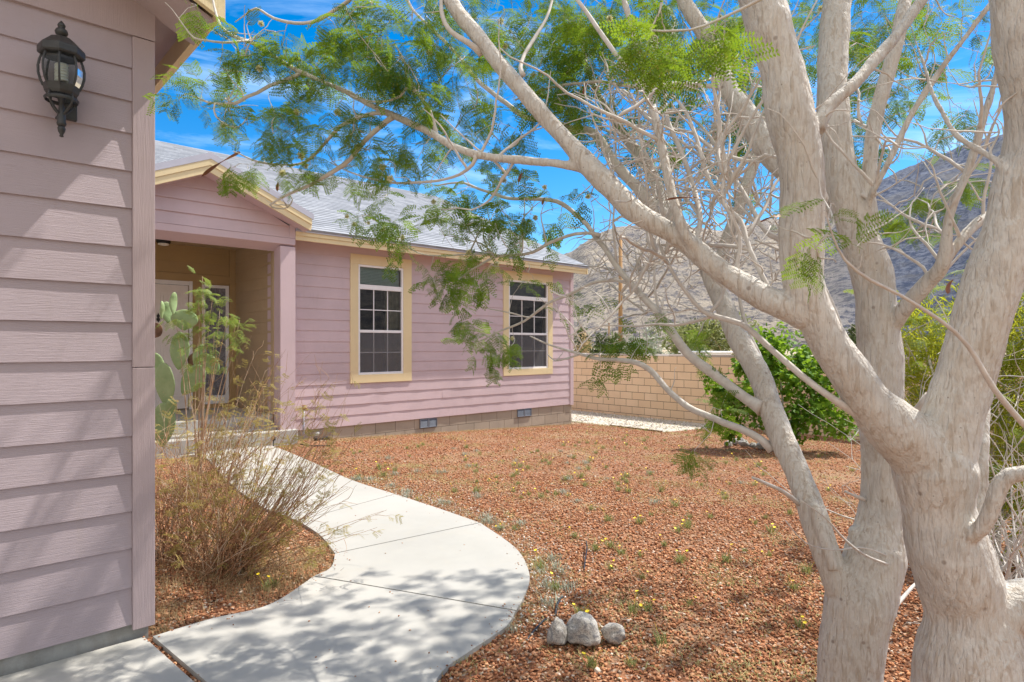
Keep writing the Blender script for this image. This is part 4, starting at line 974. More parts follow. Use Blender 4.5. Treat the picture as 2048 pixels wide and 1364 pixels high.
# skeleton nodes for twig growth
SK = [np.array([(*p, r) for p, r in b]) for b in big+mid]
sk = np.concatenate(SK)[:, :]
cap = 60000; nodes = np.zeros((cap, 4)); nn_ = len(sk); nodes[:nn_] = sk
branches = [wob(b, .006, 9, 50+k) for k, b in enumerate(mid)]
CL = []  # leaf clusters: px, py, depth, radius px, count
def cl(*a): CL.append(a)
for a in [(480,95,2.5,45,8),(540,100,2.5,55,9),(600,190,2.45,50,6),(640,110,2.4,60,14),(610,130,2.5,50,8),(700,60,2.35,60,13),(760,110,2.25,70,20),(800,160,2.2,50,14),(830,50,2.3,60,9),(560,230,2.45,50,10),(600,240,2.4,40,8),(660,260,2.4,40,5),(405,180,2.65,35,6),(355,190,2.7,20,2),(450,215,2.6,50,8),
 (490,330,2.55,30,5),(560,350,2.5,40,4),(620,330,2.45,30,3),(700,240,2.3,50,6),(740,310,2.45,50,8),(800,330,2.4,55,10),(680,330,2.6,35,3),(840,270,2.3,50,5),(870,180,2.3,50,9),(900,120,2.4,60,8),(950,200,2.6,60,7),(910,240,2.7,50,6),
 (930,30,2.6,60,9),(1000,60,2.8,60,10),(1070,100,3.0,60,13),(1130,60,3.0,70,14),(1180,130,3.2,60,14),(1120,170,3.2,50,11),(1060,190,3.2,50,8),(1200,30,2.8,70,12),(1270,100,2.9,60,8),(1190,230,3.2,50,6),(1150,210,3.2,50,7),(1010,260,3.0,60,5),(960,300,3.1,50,4),
 (1350,100,2.6,70,6),(1430,60,2.8,60,8),(1450,230,3.4,70,9),(1380,180,3.0,60,6),(1480,150,3.3,50,8),(1370,310,3.6,60,5),(1500,280,3.4,50,7),(1340,290,3.2,40,3),(1280,210,3.2,40,3),
 (1460,60,3.2,60,7),(1520,200,3.6,50,6),(1420,330,3.6,50,5),(1530,60,3.0,40,4),(1560,420,3.6,40,3),(1240,300,3.6,50,4),(1310,30,3.0,50,6),(1820,60,3.0,50,5),(1790,180,3.0,40,3),(1860,180,3.0,40,2),(1950,60,2.6,40,2),
 (1580,110,3.4,40,4),(1730,160,2.9,40,5),(1700,300,3.2,30,2),(1880,60,2.6,50,4),(1920,200,2.5,40,3),(1770,320,2.8,40,3),(1480,390,3.8,40,4),(1340,420,3.6,35,3),
 (1640,40,2.7,30,4),(1730,100,2.8,50,7),(1760,40,2.7,60,7),(1830,100,2.6,50,3),(1760,230,2.6,50,5),(1870,240,2.5,40,2),(1900,120,2.5,40,1),
 (880,400,3.2,60,7),(950,430,3.3,60,10),(1010,450,3.3,50,9),(1050,400,3.2,50,5),(1090,450,3.2,50,4),(920,380,3.5,40,5),(990,380,3.5,40,4),(1040,480,3.2,40,5),(1150,400,3.2,30,2),
 (740,430,3.5,35,5),(780,455,3.5,40,9),(800,485,3.5,30,5),(720,440,3.5,25,3),(870,545,3.5,35,5),(900,560,3.45,40,8),(925,520,3.4,40,6),(960,555,3.4,35,4),
 (925,655,3.5,30,6),(985,670,3.45,30,6),(1005,690,3.45,25,4),(960,690,3.5,30,3),(1045,560,3.4,25,2),(1130,590,3.3,30,2),(1180,590,3.2,30,2),
 (1235,685,3.1,35,5),(1270,680,3.05,30,4),(1210,725,3.1,30,3),(1390,690,2.9,40,3),(1400,665,2.9,30,2),(1330,600,2.9,30,1),
 (1393,912,2.5,9,2),(1460,800,2.6,40,3),(1440,830,2.6,30,2),
 (1850,390,2.6,50,4),(1800,440,2.6,45,5),(1880,430,2.6,45,3),(1930,370,2.6,35,2),
 (1625,490,1.3,14,2),(1725,510,1.3,14,1),(1675,400,1.3,12,1),
 (1300,70,1.4,40,7),(1330,40,1.4,40,4),(1400,60,1.4,30,3),
 (740,10,1.5,25,3),(385,8,2.4,18,2),(385,140,2.5,15,1)]: cl(*a)
r_ = np.random.default_rng(11)
ATT = []; ATTmode = []
for px, py, d, rad, n in CL:
    n = max(1, int(round(n*(.84 if px < 900 and py < 420 else (1.35 if 950 < px < 1560 and py < 420 else 1.0)))))
    q = r_.normal(0, .48, (n, 3))
    for k in range(n):
        p = P(px+q[k, 0]*rad, py+q[k, 1]*rad, d+q[k, 2]*rad/F*d*2.0)
        ATT.append(tuple(p))
# crown volume beyond the frame top and behind (shades the walk and gravel)
def dome(n, lat0, lat1, d0, d1, z0, z1):
    for _ in range(n):
        lat = r_.uniform(lat0, lat1); d = r_.uniform(d0, d1); z = r_.uniform(z0, z1)
        ATT.append((d*CF+lat*SF, d*SF-lat*CF, z))
dome(200, -.9, 1.6, 2.2, 5.2, 3.5, 4.7)
dome(330, .2, 2.7, 3.5, 5.3, 3.75, 5.0)
dome(60, -.6, 1.2, 2.0, 3.4, 3.2, 4.0)
dome(200, 2.3, 4.3, 3.2, 5.4, 3.9, 5.0)
dome(60, .2, 2.2, 2.4, 4.6, 2.7, 3.4)
dome(60, 1.0, 3.2, 1.2, 3.2, 3.3, 4.6)
ATT = np.array(ATT)
dd = np.array([np.min(np.linalg.norm(nodes[:nn_, :3]-a, axis=1)) for a in ATT]); order = np.argsort(dd)
leafpos, leafdir = [], []; tw = []
for ai in order:
    a = ATT[ai]; dv = nodes[:nn_, :3]-a; dist = np.sqrt((dv**2).sum(1)) + np.maximum(nodes[:nn_, 3]-.012, 0)*5
    j = int(np.argmin(dist)); s = nodes[j, :3]; r0 = nodes[j, 3]; L_ = np.linalg.norm(a-s)
    if L_ < .01: leafpos.append(a); leafdir.append(r_.normal(0, 1, 3)); continue
    n = max(2, int(L_/.06)); side = unit(np.cross(a-s, r_.normal(0, 1, 3))); bow = r_.uniform(-.16, .16)*L_; prev_r = min(r0*.75, .0016+.0022*L_*1.6)
    pts = []
    for k in range(n+1):
        t = k/n; p = s+(a-s)*t + side*bow*math.sin(math.pi*t) + np.array([0, 0, .10*L_*math.sin(math.pi*t)]) + (r_.normal(0, .005, 3) if 0 < k < n else 0)
        pts.append((Vector(p), prev_r*(1-t)+.0011*t))
    tw.append(pts)
    m = len(pts)-1
    if nn_+m < cap:
        nodes[nn_:nn_+m] = [(*p, r) for p, r in pts[1:]]; nn_ += m
    leafpos.append(a); leafdir.append(np.array(pts[-1][0]-pts[-2][0]))
    for k in range(2, m):
        if r_.random() < .05 and proj(pts[k][0])[2] > 1.7: leafpos.append(np.array(pts[k][0])); leafdir.append(np.array(pts[k][0]-pts[k-1][0]) + r_.normal(0, .03, 3))
print('attach', len(ATT), 'twigs', len(tw), 'leafsites', len(leafpos), 'nodes', nn_)
# bare twigs: short side twigs with hooks, dense in the centre and right
bare = []
def bare_twigs(n, lx, ly, ll=.22):
    c = 0; tries = 0
    while c < n and tries < n*60:
        tries += 1; i = r_.integers(0, nn_); q = nodes[i]
        if q[3] > .02: continue
        x, y, d = proj(q[:3])
        if not (lx[0] < x < lx[1] and ly[0] < y < ly[1]): continue
        c += 1; dirv = unit(r_.normal(0, 1, 3)+np.array([0, 0, .6])); p = q[:3].copy(); L_ = r_.uniform(.4, 1.3)*ll; m = 7; pts = [(Vector(p), min(q[3]*.7, .0032))]
        for k in range(m):
            dirv = unit(dirv + r_.normal(0, .22, 3)); p = p + dirv*L_/m; pts.append((Vector(p), max(.0011, .0030*(1-k/m))))
        bare.append(pts)
        if nn_ < cap-20: nodes_add(pts[2:])
def nodes_add(pts):
    global nn_
    for p, r in pts: nodes[nn_] = (*p, r); nn_ += 1
def side_limbs(n, lx, ly, ll, r0):
    c = 0; tries = 0
    while c < n and tries < n*200:
        tries += 1; q = nodes[r_.integers(0, nn_)]
        if not (.004 < q[3] < .035): continue
        x, y, d = proj(q[:3])
        if not (lx[0] < x < lx[1] and ly[0] < y < ly[1] and d > 1.75): continue
        c += 1; dirv = unit(r_.normal(0, .55, 3)+np.array([0, 0, .9])+np.array([CF, SF, 0])*.35); p = q[:3].copy(); L_ = r_.uniform(.6, 1.2)*ll; m = 14; pts = [(Vector(p), min(q[3]*.6, r0))]
        for k in range(m):
            dirv = unit(dirv + r_.normal(0, .13, 3)); p = p + dirv*L_/m; pts.append((Vector(p), max(.0012, r0*(1-.8*k/m))))
        branches.append(pts); nodes_add(pts[2:])
side_limbs(74, (1230, 1640), (230, 640), .62, .0062)
side_limbs(16, (1700, 1990), (250, 640), .5, .0055)
side_limbs(18, (880, 1250), (200, 520), .4, .0048)
bare_twigs(760, (1180, 1650), (100, 640), .21)
bare_twigs(90, (900, 1300), (200, 560), .18)
bare_twigs(120, (1700, 2048), (0, 520), .24)
bare_twigs(60, (420, 900), (20, 420), .13)
bare_twigs(90, (1050, 1600), (520, 880), .17)
mb = MB(); bm2 = MB()
for pts in branches: mb.tube([p for p, _ in pts], [r for _, r in pts], 10)
for pts in tw: bm2.tube([p for p, _ in pts], [r for _, r in pts], 5, cap=False)
for pts in bare: bm2.tube([p for p, _ in pts], [r for _, r in pts], 5, cap=False)
mb.build('branches', M['twig'], tree, smooth=True)
bm2.build('twigs', M['twig'], tree, smooth=True)
# leaves
LP = np.array(leafpos); LD = unit(np.array(leafdir)); hi, lo = [], []
for p, d0 in zip(LP, LD):
    x, y, d = proj(p); n = int(r_.integers(2, 4)) if d > 1.6 else 2
    for _ in range(n):
        dr = unit(d0*.5 + r_.normal(0, .75, 3) + np.array([0, 0, -.30])); up = unit(UP + r_.normal(0, .35, 3)); sc = r_.uniform(.52, .88)
        (hi if (d < 3.0 and -200 < x < 2250 and y > -150) else lo).append((p + r_.normal(0, .008, 3), dr, up, sc))
print('leaves', len(hi), len(lo))
parts = []
for lst, pr in ((hi, PROT_HI), (lo, PROT_LO)):
    parts.append(leaves_np(np.array([a[0] for a in lst]), np.array([a[1] for a in lst]), np.array([a[2] for a in lst]), np.array([a[3] for a in lst]), pr))
V, Fa = merge_np(parts)
np_mesh('foliage', V, Fa, M['leaf'], tree)
# blossoms (cream puffs with green buds) and dry pods
pv, pf = [], []
pr_ = np.random.default_rng(5)
for k in range(90):
    d = unit(pr_.normal(0, 1, 3)); s = unit(np.cross(d, pr_.normal(0, 1, 3)))*.0011; L_ = .012*pr_.uniform(.85, 1.1); i = len(pv)
    pv += [d*.001-s, d*.001+s, d*L_+s, d*L_-s]; pf.append((i, i+1, i+2, i+3))
pm = bpy.data.meshes.new('blossom'); pm.from_pydata([tuple(v) for v in pv], [], pf); pm.materials.append(M['puff'])
vis = [i for i in range(len(LP)) if 380 < proj(LP[i])[0] < 2000 and 20 < proj(LP[i])[1] < 720 and 1.7 < proj(LP[i])[2] < 4]
for k in range(60):
    p = LP[vis[int(r_.integers(0, len(vis)))]] + r_.normal(0, .02, 3)
    o = bpy.data.objects.new('blossom', pm); COL.objects.link(o); o.parent = tree; o.location = Vector(p)-tree.location; o.scale = (1.0+.4*r_.random(),)*3; o.rotation_euler = tuple(r_.uniform(0, 6, 3))
def pod(p, dr, L_, W, curl=.2):
    mb = MB(); a = Vector(p); dr = Vector(dr).normalized(); s = dr.orthogonal().normalized(); n_ = dr.cross(s); n = 10; ring = []
    for k in range(n+1):
        t = k/n; c = a+dr*L_*t+n_*curl*L_*math.sin(2.5*t)*.3; wd = W*math.sin(math.pi*min(1, .06+t*.94))**.55*.5
        ss = (s*math.cos(t*1.6)+n_*math.sin(t*1.6)); nn2 = (n_*math.cos(t*1.6)-s*math.sin(t*1.6))
        ring.append((c-ss*wd, c+nn2*.0015, c+ss*wd, c-nn2*.0015))
    for r1, r2 in zip(ring, ring[1:]):
        for q in range(4): mb.quad(r1[q], r1[(q+1) % 4], r2[(q+1) % 4], r2[q])
    return mb
for (x, y, d, x2, y2, W) in [(480,304,2.63,405,355,.035),(752,165,2.25,762,185,.018),(1175,165,2.9,1168,190,.02),(1200,172,2.9,1180,182,.02),(557,365,2.5,556,378,.014),(1045,345,3.0,1038,365,.016),(1395,395,1.8,1330,402,.012),(1090,395,3.2,1085,410,.016),(1560,430,1.5,1520,445,.02),(1905,560,1.5,1897,585,.018),(1400,520,2.4,1385,512,.02)]:
    a = P(x, y, d); b = P(x2, y2, d-.02); L_ = (b-a).length; pod(a, b-a, max(L_, .05), W).build('seed_pod', M['pod'], tree, smooth=True)

# ---------- generic leafy shrub
def leaf_cards(n, lobes, size, seed, aspect=.75, down=.2, shell=.55):
    r = np.random.default_rng(seed); pos = []
    wts = np.array([a[3]*a[4]*a[5] for a in lobes])**.7; wts /= wts.sum(); idx = r.choice(len(lobes), n, p=wts)
    L3 = np.array([a[:3] for a in lobes]); R3 = np.array([a[3:] for a in lobes])
    d = unit(r.normal(0, 1, (n, 3))); rad = r.uniform(0, 1, n)**shell
    pos = L3[idx] + d*rad[:, None]*R3[idx]
    # clumping
    cidx = r.integers(0, n, n//12); cc = pos[cidx]; near = r.integers(0, len(cc), n); pos = np.where((r.random(n) < .7)[:, None], cc[near] + r.normal(0, .07, (n, 3))*min(1, R3.mean()*1.6), pos)
    dr = unit(d + r.normal(0, .8, (n, 3)) + np.array([0, 0, -down])); up = unit(UP*1.0 + d*.7 + r.normal(0, .35, (n, 3)))
    return pos, dr, up, size*r.uniform(.6, 1.25, n)
def card(lobed=False, aspect=.75, fold=.18):
    a = aspect/2; V = [(0, 0, 0), (.35, a, fold*a), (.75, a*.8, fold*a*.7), (1, 0, -.12), (.75, -a*.8, fold*a*.7), (.35, -a, fold*a), (.5, 0, -.03)]
    if lobed: V = [(0, 0, 0), (.2, a*1.1, .05), (.5, a*.6, .02), (.7, a*1.05, .04), (1, 0, -.15), (.7, -a*1.05, .04), (.5, -a*.6, .02), (.2, -a*1.1, .05)]
    if lobed: Fq = [(0, 1, 2, 2), (0, 2, 3, 4), (0, 4, 5, 6), (0, 6, 7, 7)]; Fq = [(0, 1, 2, 3), (0, 3, 4, 4), (0, 4, 5, 5), (0, 5, 6, 7)]; Fq = [(0, 1, 2, 4), (2, 3, 4, 4), (0, 4, 6, 7), (4, 5, 6, 6)]
    if lobed: return np.array(V), [np.array([(0, 1, 2), (0, 2, 4), (2, 3, 4), (0, 4, 6), (4, 5, 6), (0, 6, 7)])]
    return np.array(V), [np.array([(0, 1, 6), (1, 2, 6), (2, 3, 6), (3, 4, 6), (4, 5, 6), (5, 0, 6)])]
def build_cards(name, pos, dr, up, sc, cd_, mat, parent):
    V, (Fq,) = cd_; V2, F2 = instance_np(V, Fq, frames(pos, dr, up, sc)); return np_mesh(name, V2, F2, mat, parent)
def stems(base, tips, r0, mat, parent, name='stem', seed=1, wig=.12, n=8):
    r = random.Random(seed); mb = MB()
    for b, t in zip(base, tips):
        b = Vector(b); t = Vector(t); L_ = (t-b).length; o = Vector((r.uniform(-1, 1), r.uniform(-1, 1), .6))*wig*L_; pts = []
        for k in range(n+1): u = k/n; pts.append(b.lerp(t, u)+o*math.sin(math.pi*u)*.6+Vector([r.uniform(-1, 1)*.01*L_ for _ in range(3)])*(1 if 0 < k < n else 0))
        mb.tube(pts, [max(.0012, r0*(1-.8*k/n)) for k in range(n+1)], 6, cap=False)
    return mb.build(name, mat, parent, smooth=True)
# green big-leaf shrub in front of the block wall
c = P(1570, 780, 10.6); gx, gy = c.x, c.y; g0 = gz(gx, gy)
gs_ = empty('leafy_shrub', (gx, gy, g0)); tag(gs_, 'bright green broad leaved shrub inside a stone ring before the block wall', 'shrub')
lob = []
for (px, py, d, rx) in [(1490,800,10.4,.55),(1560,740,10.7,.65),(1640,780,10.6,.6),(1500,720,10.8,.4),(1600,830,10.5,.6),(1450,790,10.6,.35),(1540,690,10.8,.45),(1640,720,10.9,.5),(1470,860,10.4,.28),(1680,840,10.5,.45),(1428,760,10.6,.16),(1500,665,10.8,.16),(1560,648,10.8,.15),(1620,668,10.9,.18),(1440,840,10.5,.2)]:
    p = P(px, py, d); lob.append((p.x, p.y, p.z, rx, rx, rx*.75))
build_cards('foliage', *leaf_cards(5000, lob, .095, 3, down=.3), card(True), M['shrubleaf'], gs_)
stems([(gx+rnd.uniform(-.08, .08), gy+rnd.uniform(-.08, .08), g0-.05) for _ in range(7)], [l[:3] for l in lob[:7]], .028, M['twig'], gs_, 'stems', 4)
# yellow green feathery shrub at the right
c = P(1960, 900, 4.6); yx, yy = c.x, c.y; g1 = gz(yx, yy)
ys_ = empty('feathery_shrub', (yx, yy, g1)); tag(ys_, 'yellow green feathery shrub behind the tree trunks at the right edge', 'shrub')
lob = []
for (px, py, d, rx) in [(1850,690,4.9,.30),(1900,760,4.8,.34),(1950,660,5.0,.36),(2030,720,4.8,.42),(1990,850,4.7,.42),(2080,950,4.6,.45),(1880,830,4.8,.28),(2000,1010,4.5,.42),(1840,760,4.9,.22),(2120,650,4.8,.5),(1830,640,5.0,.2),(1980,590,5.1,.22),(2090,560,5.0,.3),(2100,820,4.7,.45)]:
    p = P(px, py, d); lob.append((p.x, p.y, p.z, rx, rx, rx))
pos, dr, up, sc = leaf_cards(12000, lob, .085, 8, shell=.6)
dr = unit(dr*.7 + np.array([0, 0, .55]) + 0)
build_cards('foliage', pos, dr, up, sc, card(False, .10, .3), M['needle'], ys_)
pp = []
for k in range(170):
    l = lob[k % len(lob)]; pp.append((l[0]+rnd.uniform(-.35, .35), l[1]+rnd.uniform(-.35, .35), l[2]+rnd.uniform(-.3, .3)))
v1, f1 = leaves_np(np.array(pp), unit(np.random.default_rng(3).normal(0, 1, (170, 3))+UP*.3), unit(UP+np.random.default_rng(4).normal(0, .3, (170, 3))), np.full(170, 1.2), PROT_SAP); np_mesh('feather_leaves', v1, f1, M['sapleaf'], ys_)
stems([(yx+rnd.uniform(-.15, .15), yy+rnd.uniform(-.15, .15), g1-.05) for _ in range(14)], [l[:3] for l in lob], .02, M['twig'], ys_, 'stems', 6)
mb = MB(); r2 = random.Random(19)
for k in range(120):
    l = lob[k % len(lob)]; p = Vector((l[0]+r2.uniform(-.3, .3), l[1]+r2.uniform(-.3, .3)-.15, l[2]-.25)); d = Vector((r2.uniform(-1, 1), r2.uniform(-1, 1), r2.uniform(-.2, 1))).normalized(); pts = [p.copy()]
    for q in range(9): d = (d+Vector((r2.uniform(-1, 1), r2.uniform(-1, 1), r2.uniform(-1, 1)))*.24).normalized(); p = p+d*.065; pts.append(p.copy())
    mb.tube(pts, [.0055*(1-.75*q/9) for q in range(10)], 6, cap=False)
mb.build('bare_branches', M['twig'], ys_, smooth=True)
# tangle of bare pale twigs at lower right (dead shrub)
c = P(2010, 1150, 3.4); db = empty('bare_shrub', (c.x, c.y, gz(c.x, c.y))); tag(db, 'leafless shrub of tangled pale twigs right of the thick trunk', 'dead shrub')
mb = MB(); r2 = random.Random(9)
for k in range(105):
    p = Vector((c.x+r2.uniform(-.2, .2), c.y+r2.uniform(-.2, .2), gz(c.x, c.y)-.03)); d = Vector((r2.uniform(-.7, .7), r2.uniform(-.7, .7), 1)).normalized(); L_ = r2.uniform(.6, 1.65); pts = [p.copy()]; m = 14
    for q in range(m):
        d = (d+Vector((r2.uniform(-1, 1), r2.uniform(-1, 1), r2.uniform(-1, 1)))*.26).normalized(); p = p+d*L_/m; pts.append(p.copy())
        if r2.random() < .22 and q > 3:
            d3 = (d+Vector((r2.uniform(-1, 1), r2.uniform(-1, 1), r2.uniform(-1, 1)))*.9).normalized(); p3 = p.copy(); q3 = [p3.copy()]
            for _ in range(5): d3 = (d3+Vector((r2.uniform(-1, 1), r2.uniform(-1, 1), r2.uniform(-1, 1)))*.3).normalized(); p3 = p3+d3*.05; q3.append(p3.copy())
            mb.tube(q3, [.0022, .002, .0018, .0016, .0014, .001], 5, cap=False)
    r0 = r2.choice([.003, .004, .005, .008]); mb.tube(pts, [max(.0012, r0*(1-.75*q/m)) for q in range(m+1)], 6, cap=False)
mb.build('twigs', M['twig'], db, smooth=True)

# ---------- wispy bush on the left
def wispy(name, label, px, py, n, tips, seed, leafn, hmin=.8, hmax=1.4, basew=.12, mats=('btwig', 'stwig'), prot=PROT_BUSH, lmat='bushleaf'):
    r = random.Random(seed); b = G(px, py); root = empty(name, b); tag(root, label, 'shrub')
    ma, mb_ = MB(), MB(); lp, ld = [], []
    for k in range(n):
        tx, ty, td = r.choice(tips); t = P(tx+r.gauss(0, 45), ty+r.gauss(0, 45), td+r.gauss(0, .15)); s = b+Vector((r.gauss(0, basew), r.gauss(0, basew), -.03))
        if (t-s).length < .25: continue
        L_ = (t-s).length; m = 14; side = Vector((r.uniform(-1, 1), r.uniform(-1, 1), r.uniform(-.3, .5)))*.10*L_; pts = []; wv = Vector((r.uniform(-1, 1), r.uniform(-1, 1), 0))*.006
        for q in range(m+1):
            u = q/m; pts.append(s.lerp(t, u)+side*math.sin(math.pi*u)+wv*math.sin(q*1.9)+Vector((r.gauss(0, .004), r.gauss(0, .004), 0)))
        brown = r.random() < .72; (ma if brown else mb_).tube(pts, [max(.0009, .0036*(1-.8*q/m)) for q in range(m+1)], 5, cap=False)
        for q in range(4, m+1):
            if r.random() < .30:   # side twig
                d = ((pts[q]-pts[q-1]).normalized()+Vector((r.gauss(0, .5), r.gauss(0, .5), r.gauss(0, .3)))).normalized(); p = pts[q].copy(); tw2 = [p.copy()]
                for _ in range(5): d = (d+Vector((r.gauss(0, .18), r.gauss(0, .18), r.gauss(0, .15)))).normalized(); p = p+d*r.uniform(.015, .04); tw2.append(p.copy())
                (ma if brown else mb_).tube(tw2, [.0016, .0014, .0012, .001, .0009, .0008], 4, cap=False)
                if r.random() < leafn:
                    for z in range(r.choice([1, 2])): lp.append(tuple(tw2[-1-z*2])); ld.append(tuple(d))
            if r.random() < leafn*.16: lp.append(tuple(pts[q])); ld.append((r.gauss(0, 1), r.gauss(0, 1), r.gauss(0, .5)))
    ma.build('brown_stems', M[mats[0]], root, smooth=True); mb_.build('dry_stems', M[mats[1]], root, smooth=True)
    g = np.random.default_rng(seed); lp = np.array(lp); ld = unit(np.array(ld)+g.normal(0, .4, (len(lp), 3)))
    v, f = leaves_np(lp, ld, unit(UP+g.normal(0, .4, (len(lp), 3))), g.uniform(.7, 1.25, len(lp)), prot, seed); np_mesh('foliage', v, f, M[lmat], root); return root
wispy('wispy_shrub', 'wispy half dry shrub of thin reddish stems leaning over the walk beside the near corner', 445, 1140, 215,
      [(560,900,4.2),(620,860,4.3),(640,960,4.1),(670,1000,4.0),(500,850,4.4),(600,930,4.0),(560,1000,4.0),(470,930,4.3),(430,980,4.3),(380,960,4.2),(520,760,4.5),(640,780,4.5),(340,1050,4.0),(500,980,4.0),(600,1010,4.0),(640,1000,3.95),(680,930,4.1),(560,1040,3.9)], 21, .30)
wispy('wispy_shrub', 'dense tan twiggy shrub close behind the near wall corner, left of the leaning one', 350, 1120, 110,
      [(330,900,4.5),(370,890,4.6),(400,920,4.5),(330,870,4.8),(420,890,4.6),(350,960,4.4),(300,900,4.4),(400,1000,4.3),(460,850,4.6)], 22, .24)
wispy('wispy_shrub', 'small olive leaved shrub right in front of the porch steps', 430, 960, 60,
      [(430,830,6.4),(470,800,6.4),(520,820,6.3),(560,790,6.3),(400,850,6.4),(520,760,6.4),(590,740,6.4),(480,850,6.3)], 23, .75)
# sapling with big leaves
b = G(392, 1010); sap = empty('sapling', b); tag(sap, 'green feathery leaved sapling standing in front of the door', 'sapling')
mb = MB(); lp, ld = [], []; r = random.Random(4)
for (x, y) in [(402,552),(388,600),(440,620),(420,665),(463,650),(395,585),(412,690),(430,595),(372,640),(450,635),(405,625),(470,640),(345,640)]:
    t = P(x, y, 5.4+r.uniform(-.1, .1)); s = b+Vector((r.gauss(0, .03), r.gauss(0, .03), -.03)); pts = []
    for q in range(15):
        u = q/14; pts.append(s.lerp(t, u)+Vector((.03, -.03, 0))*math.sin(3*u+x)+Vector((0, 0, .02))*math.sin(math.pi*u))
    mb.tube(pts, [.008*(1-.8*q/14) for q in range(15)], 6)
    for q in range(9 if x in (402, 395, 440) else 11, 15):
        for _ in range(4 if q > 12 else 1): lp.append(tuple(pts[q]+Vector((r.gauss(0, .04), r.gauss(0, .03), r.gauss(0, .02))))); ld.append((r.gauss(0, 1), r.gauss(0, 1), r.gauss(-.1, .4)))
mb.build('stems', M['stwig'], sap, smooth=True)
g = np.random.default_rng(1); v, f = leaves_np(np.array(lp), unit(np.array(ld)), unit(UP+g.normal(0, .3, (len(lp), 3))), g.uniform(.45, .8, len(lp)), PROT_SAP); np_mesh('foliage', v, f, M['sapleaf'], sap)
# prickly pear
b = G(345, 985); cac = empty('prickly_pear_cactus', b); tag(cac, 'prickly pear cactus with broad green pads in front of the porch door', 'cactus')
def pad(px, py, d, wpx, hpx, tilt, yaw, m='cactus', name='pad'):
    mb = MB(); c = P(px, py, d); W, Hh = wpx/2/F*d, hpx/2/F*d; nu, nv = 22, 12
    T = Matrix.Translation(c) @ Matrix.Rotation(TH-R(90), 4, 'Z') @ Matrix.Rotation(R(tilt), 4, 'Y') @ Matrix.Rotation(R(yaw), 4, 'Z')
    i0 = len(mb.v)
    for j in range(nv+1):
        ph = math.pi*j/nv
        for k in range(nu):
            a = 2*math.pi*k/nu; z = math.cos(ph); rr = math.sin(ph); wz = W*(1-.22*(-z)*(z < 0)*1.0 - .30*max(0, -z)**2)
            mb.v.append(tuple(T @ Vector((wz*rr*math.cos(a), .014*rr**.6*math.sin(a)+.006*math.sin(3*z+px), Hh*z))))
    for j in range(nv):
        for k in range(nu): mb.f.append((i0+j*nu+k, i0+(j+1)*nu+k, i0+(j+1)*nu+(k+1) % nu, i0+j*nu+(k+1) % nu))
    return mb.build(name, M[m], cac, smooth=True)
for a in [(359,702,5.9,38,76,2,8),(330,770,5.85,46,90,-4,-10),(326,850,5.8,50,90,3,5),(369,640,5.95,52,42,8,10),(347,607,5.9,17,46,3,60),(324,620,5.9,11,36,0,75),(334,625,6.0,22,44,-5,40),(397,710,5.9,22,46,22,50),(419,728,5.85,46,34,55,12),(385,760,5.9,44,70,35,5),(342,815,5.7,22,36,5,30),(308,740,5.95,40,70,0,15)]:
    pad(*a)
pad(388,722,5.95,26,34,10,0,'cork','corky_pad'); pad(309,662,5.8,30,36,40,0,'cork','corky_pad')

# ---------- rocks
def rock(px, py, wpx, hpx, d, seed, label, grp=None, tilt=0, squash=.85, cat='rock'):
    bm = bmesh.new(); bmesh.ops.create_icosphere(bm, subdivisions=4, radius=1)
    W, Hh = wpx/2/F*d, hpx/2/F*d
    for v in bm.verts:
        n = v.co.copy(); q = 1+.30*noise.noise(n*1.0+Vector((seed*7.7, 0, 0)))+.14*noise.noise(n*2.2+Vector((0, seed, 0)))+.03*noise.noise(n*6)+.012*noise.noise(n*15)
        zz = n.z if n.z > -.35 else -.35+(n.z+.35)*.45
        wd_ = 1+.16*max(0, -n.z)
        v.co = Vector((n.x*W*q*wd_, n.y*W*squash*q*wd_, zz*Hh*q*1.15))
    me = bpy.data.meshes.new('rock'); bm.to_mesh(me); bm.free(); me.materials.append(M['rock']); me.polygons.foreach_set('use_smooth', [True]*len(me.polygons))
    o = bpy.data.objects.new('rock', me); COL.objects.link(o); c = P(px, py, d); o.location = c; o.rotation_euler = (0, R(tilt), TH-R(90)+seed); tag(o, label, cat, grp); return o
def rock_g(px, pyb, wpx, hpx, seed, label, grp=None, **k):
    b = G(px, pyb); d = proj(b)[2]; rock(px, pyb-hpx*.44, wpx, hpx, d, seed, label, grp, **k)
rock_g(1115, 1288, 42, 50, 1, 'narrow upright grey rock, leftmost of the three beside the walk', tilt=4)
rock_g(1166, 1284, 72, 58, 5, 'largest domed granite rock, middle of the three beside the walk')
rock_g(1228, 1285, 46, 38, 3, 'small round grey rock, rightmost of the three beside the walk')
rock_g(629, 877, 22, 20, 4, 'pale round rock at the foot of the garden tap')
rock_g(538, 857, 14, 10, 6, 'small tan stone lying on the porch step by the post')
for k, (x, y, w_, h_) in enumerate([(1457,893,16,11),(1472,890,18,13),(1488,894,20,14),(1506,896,16,11),(1523,898,22,14),(1540,893,14,12),(1480,884,16,10),(1560,900,18,13)]):
    rock_g(x, y, w_, h_, 10+k, 'pale stone in the ring around the broad leaved shrub', 'stones ringing the leafy shrub')
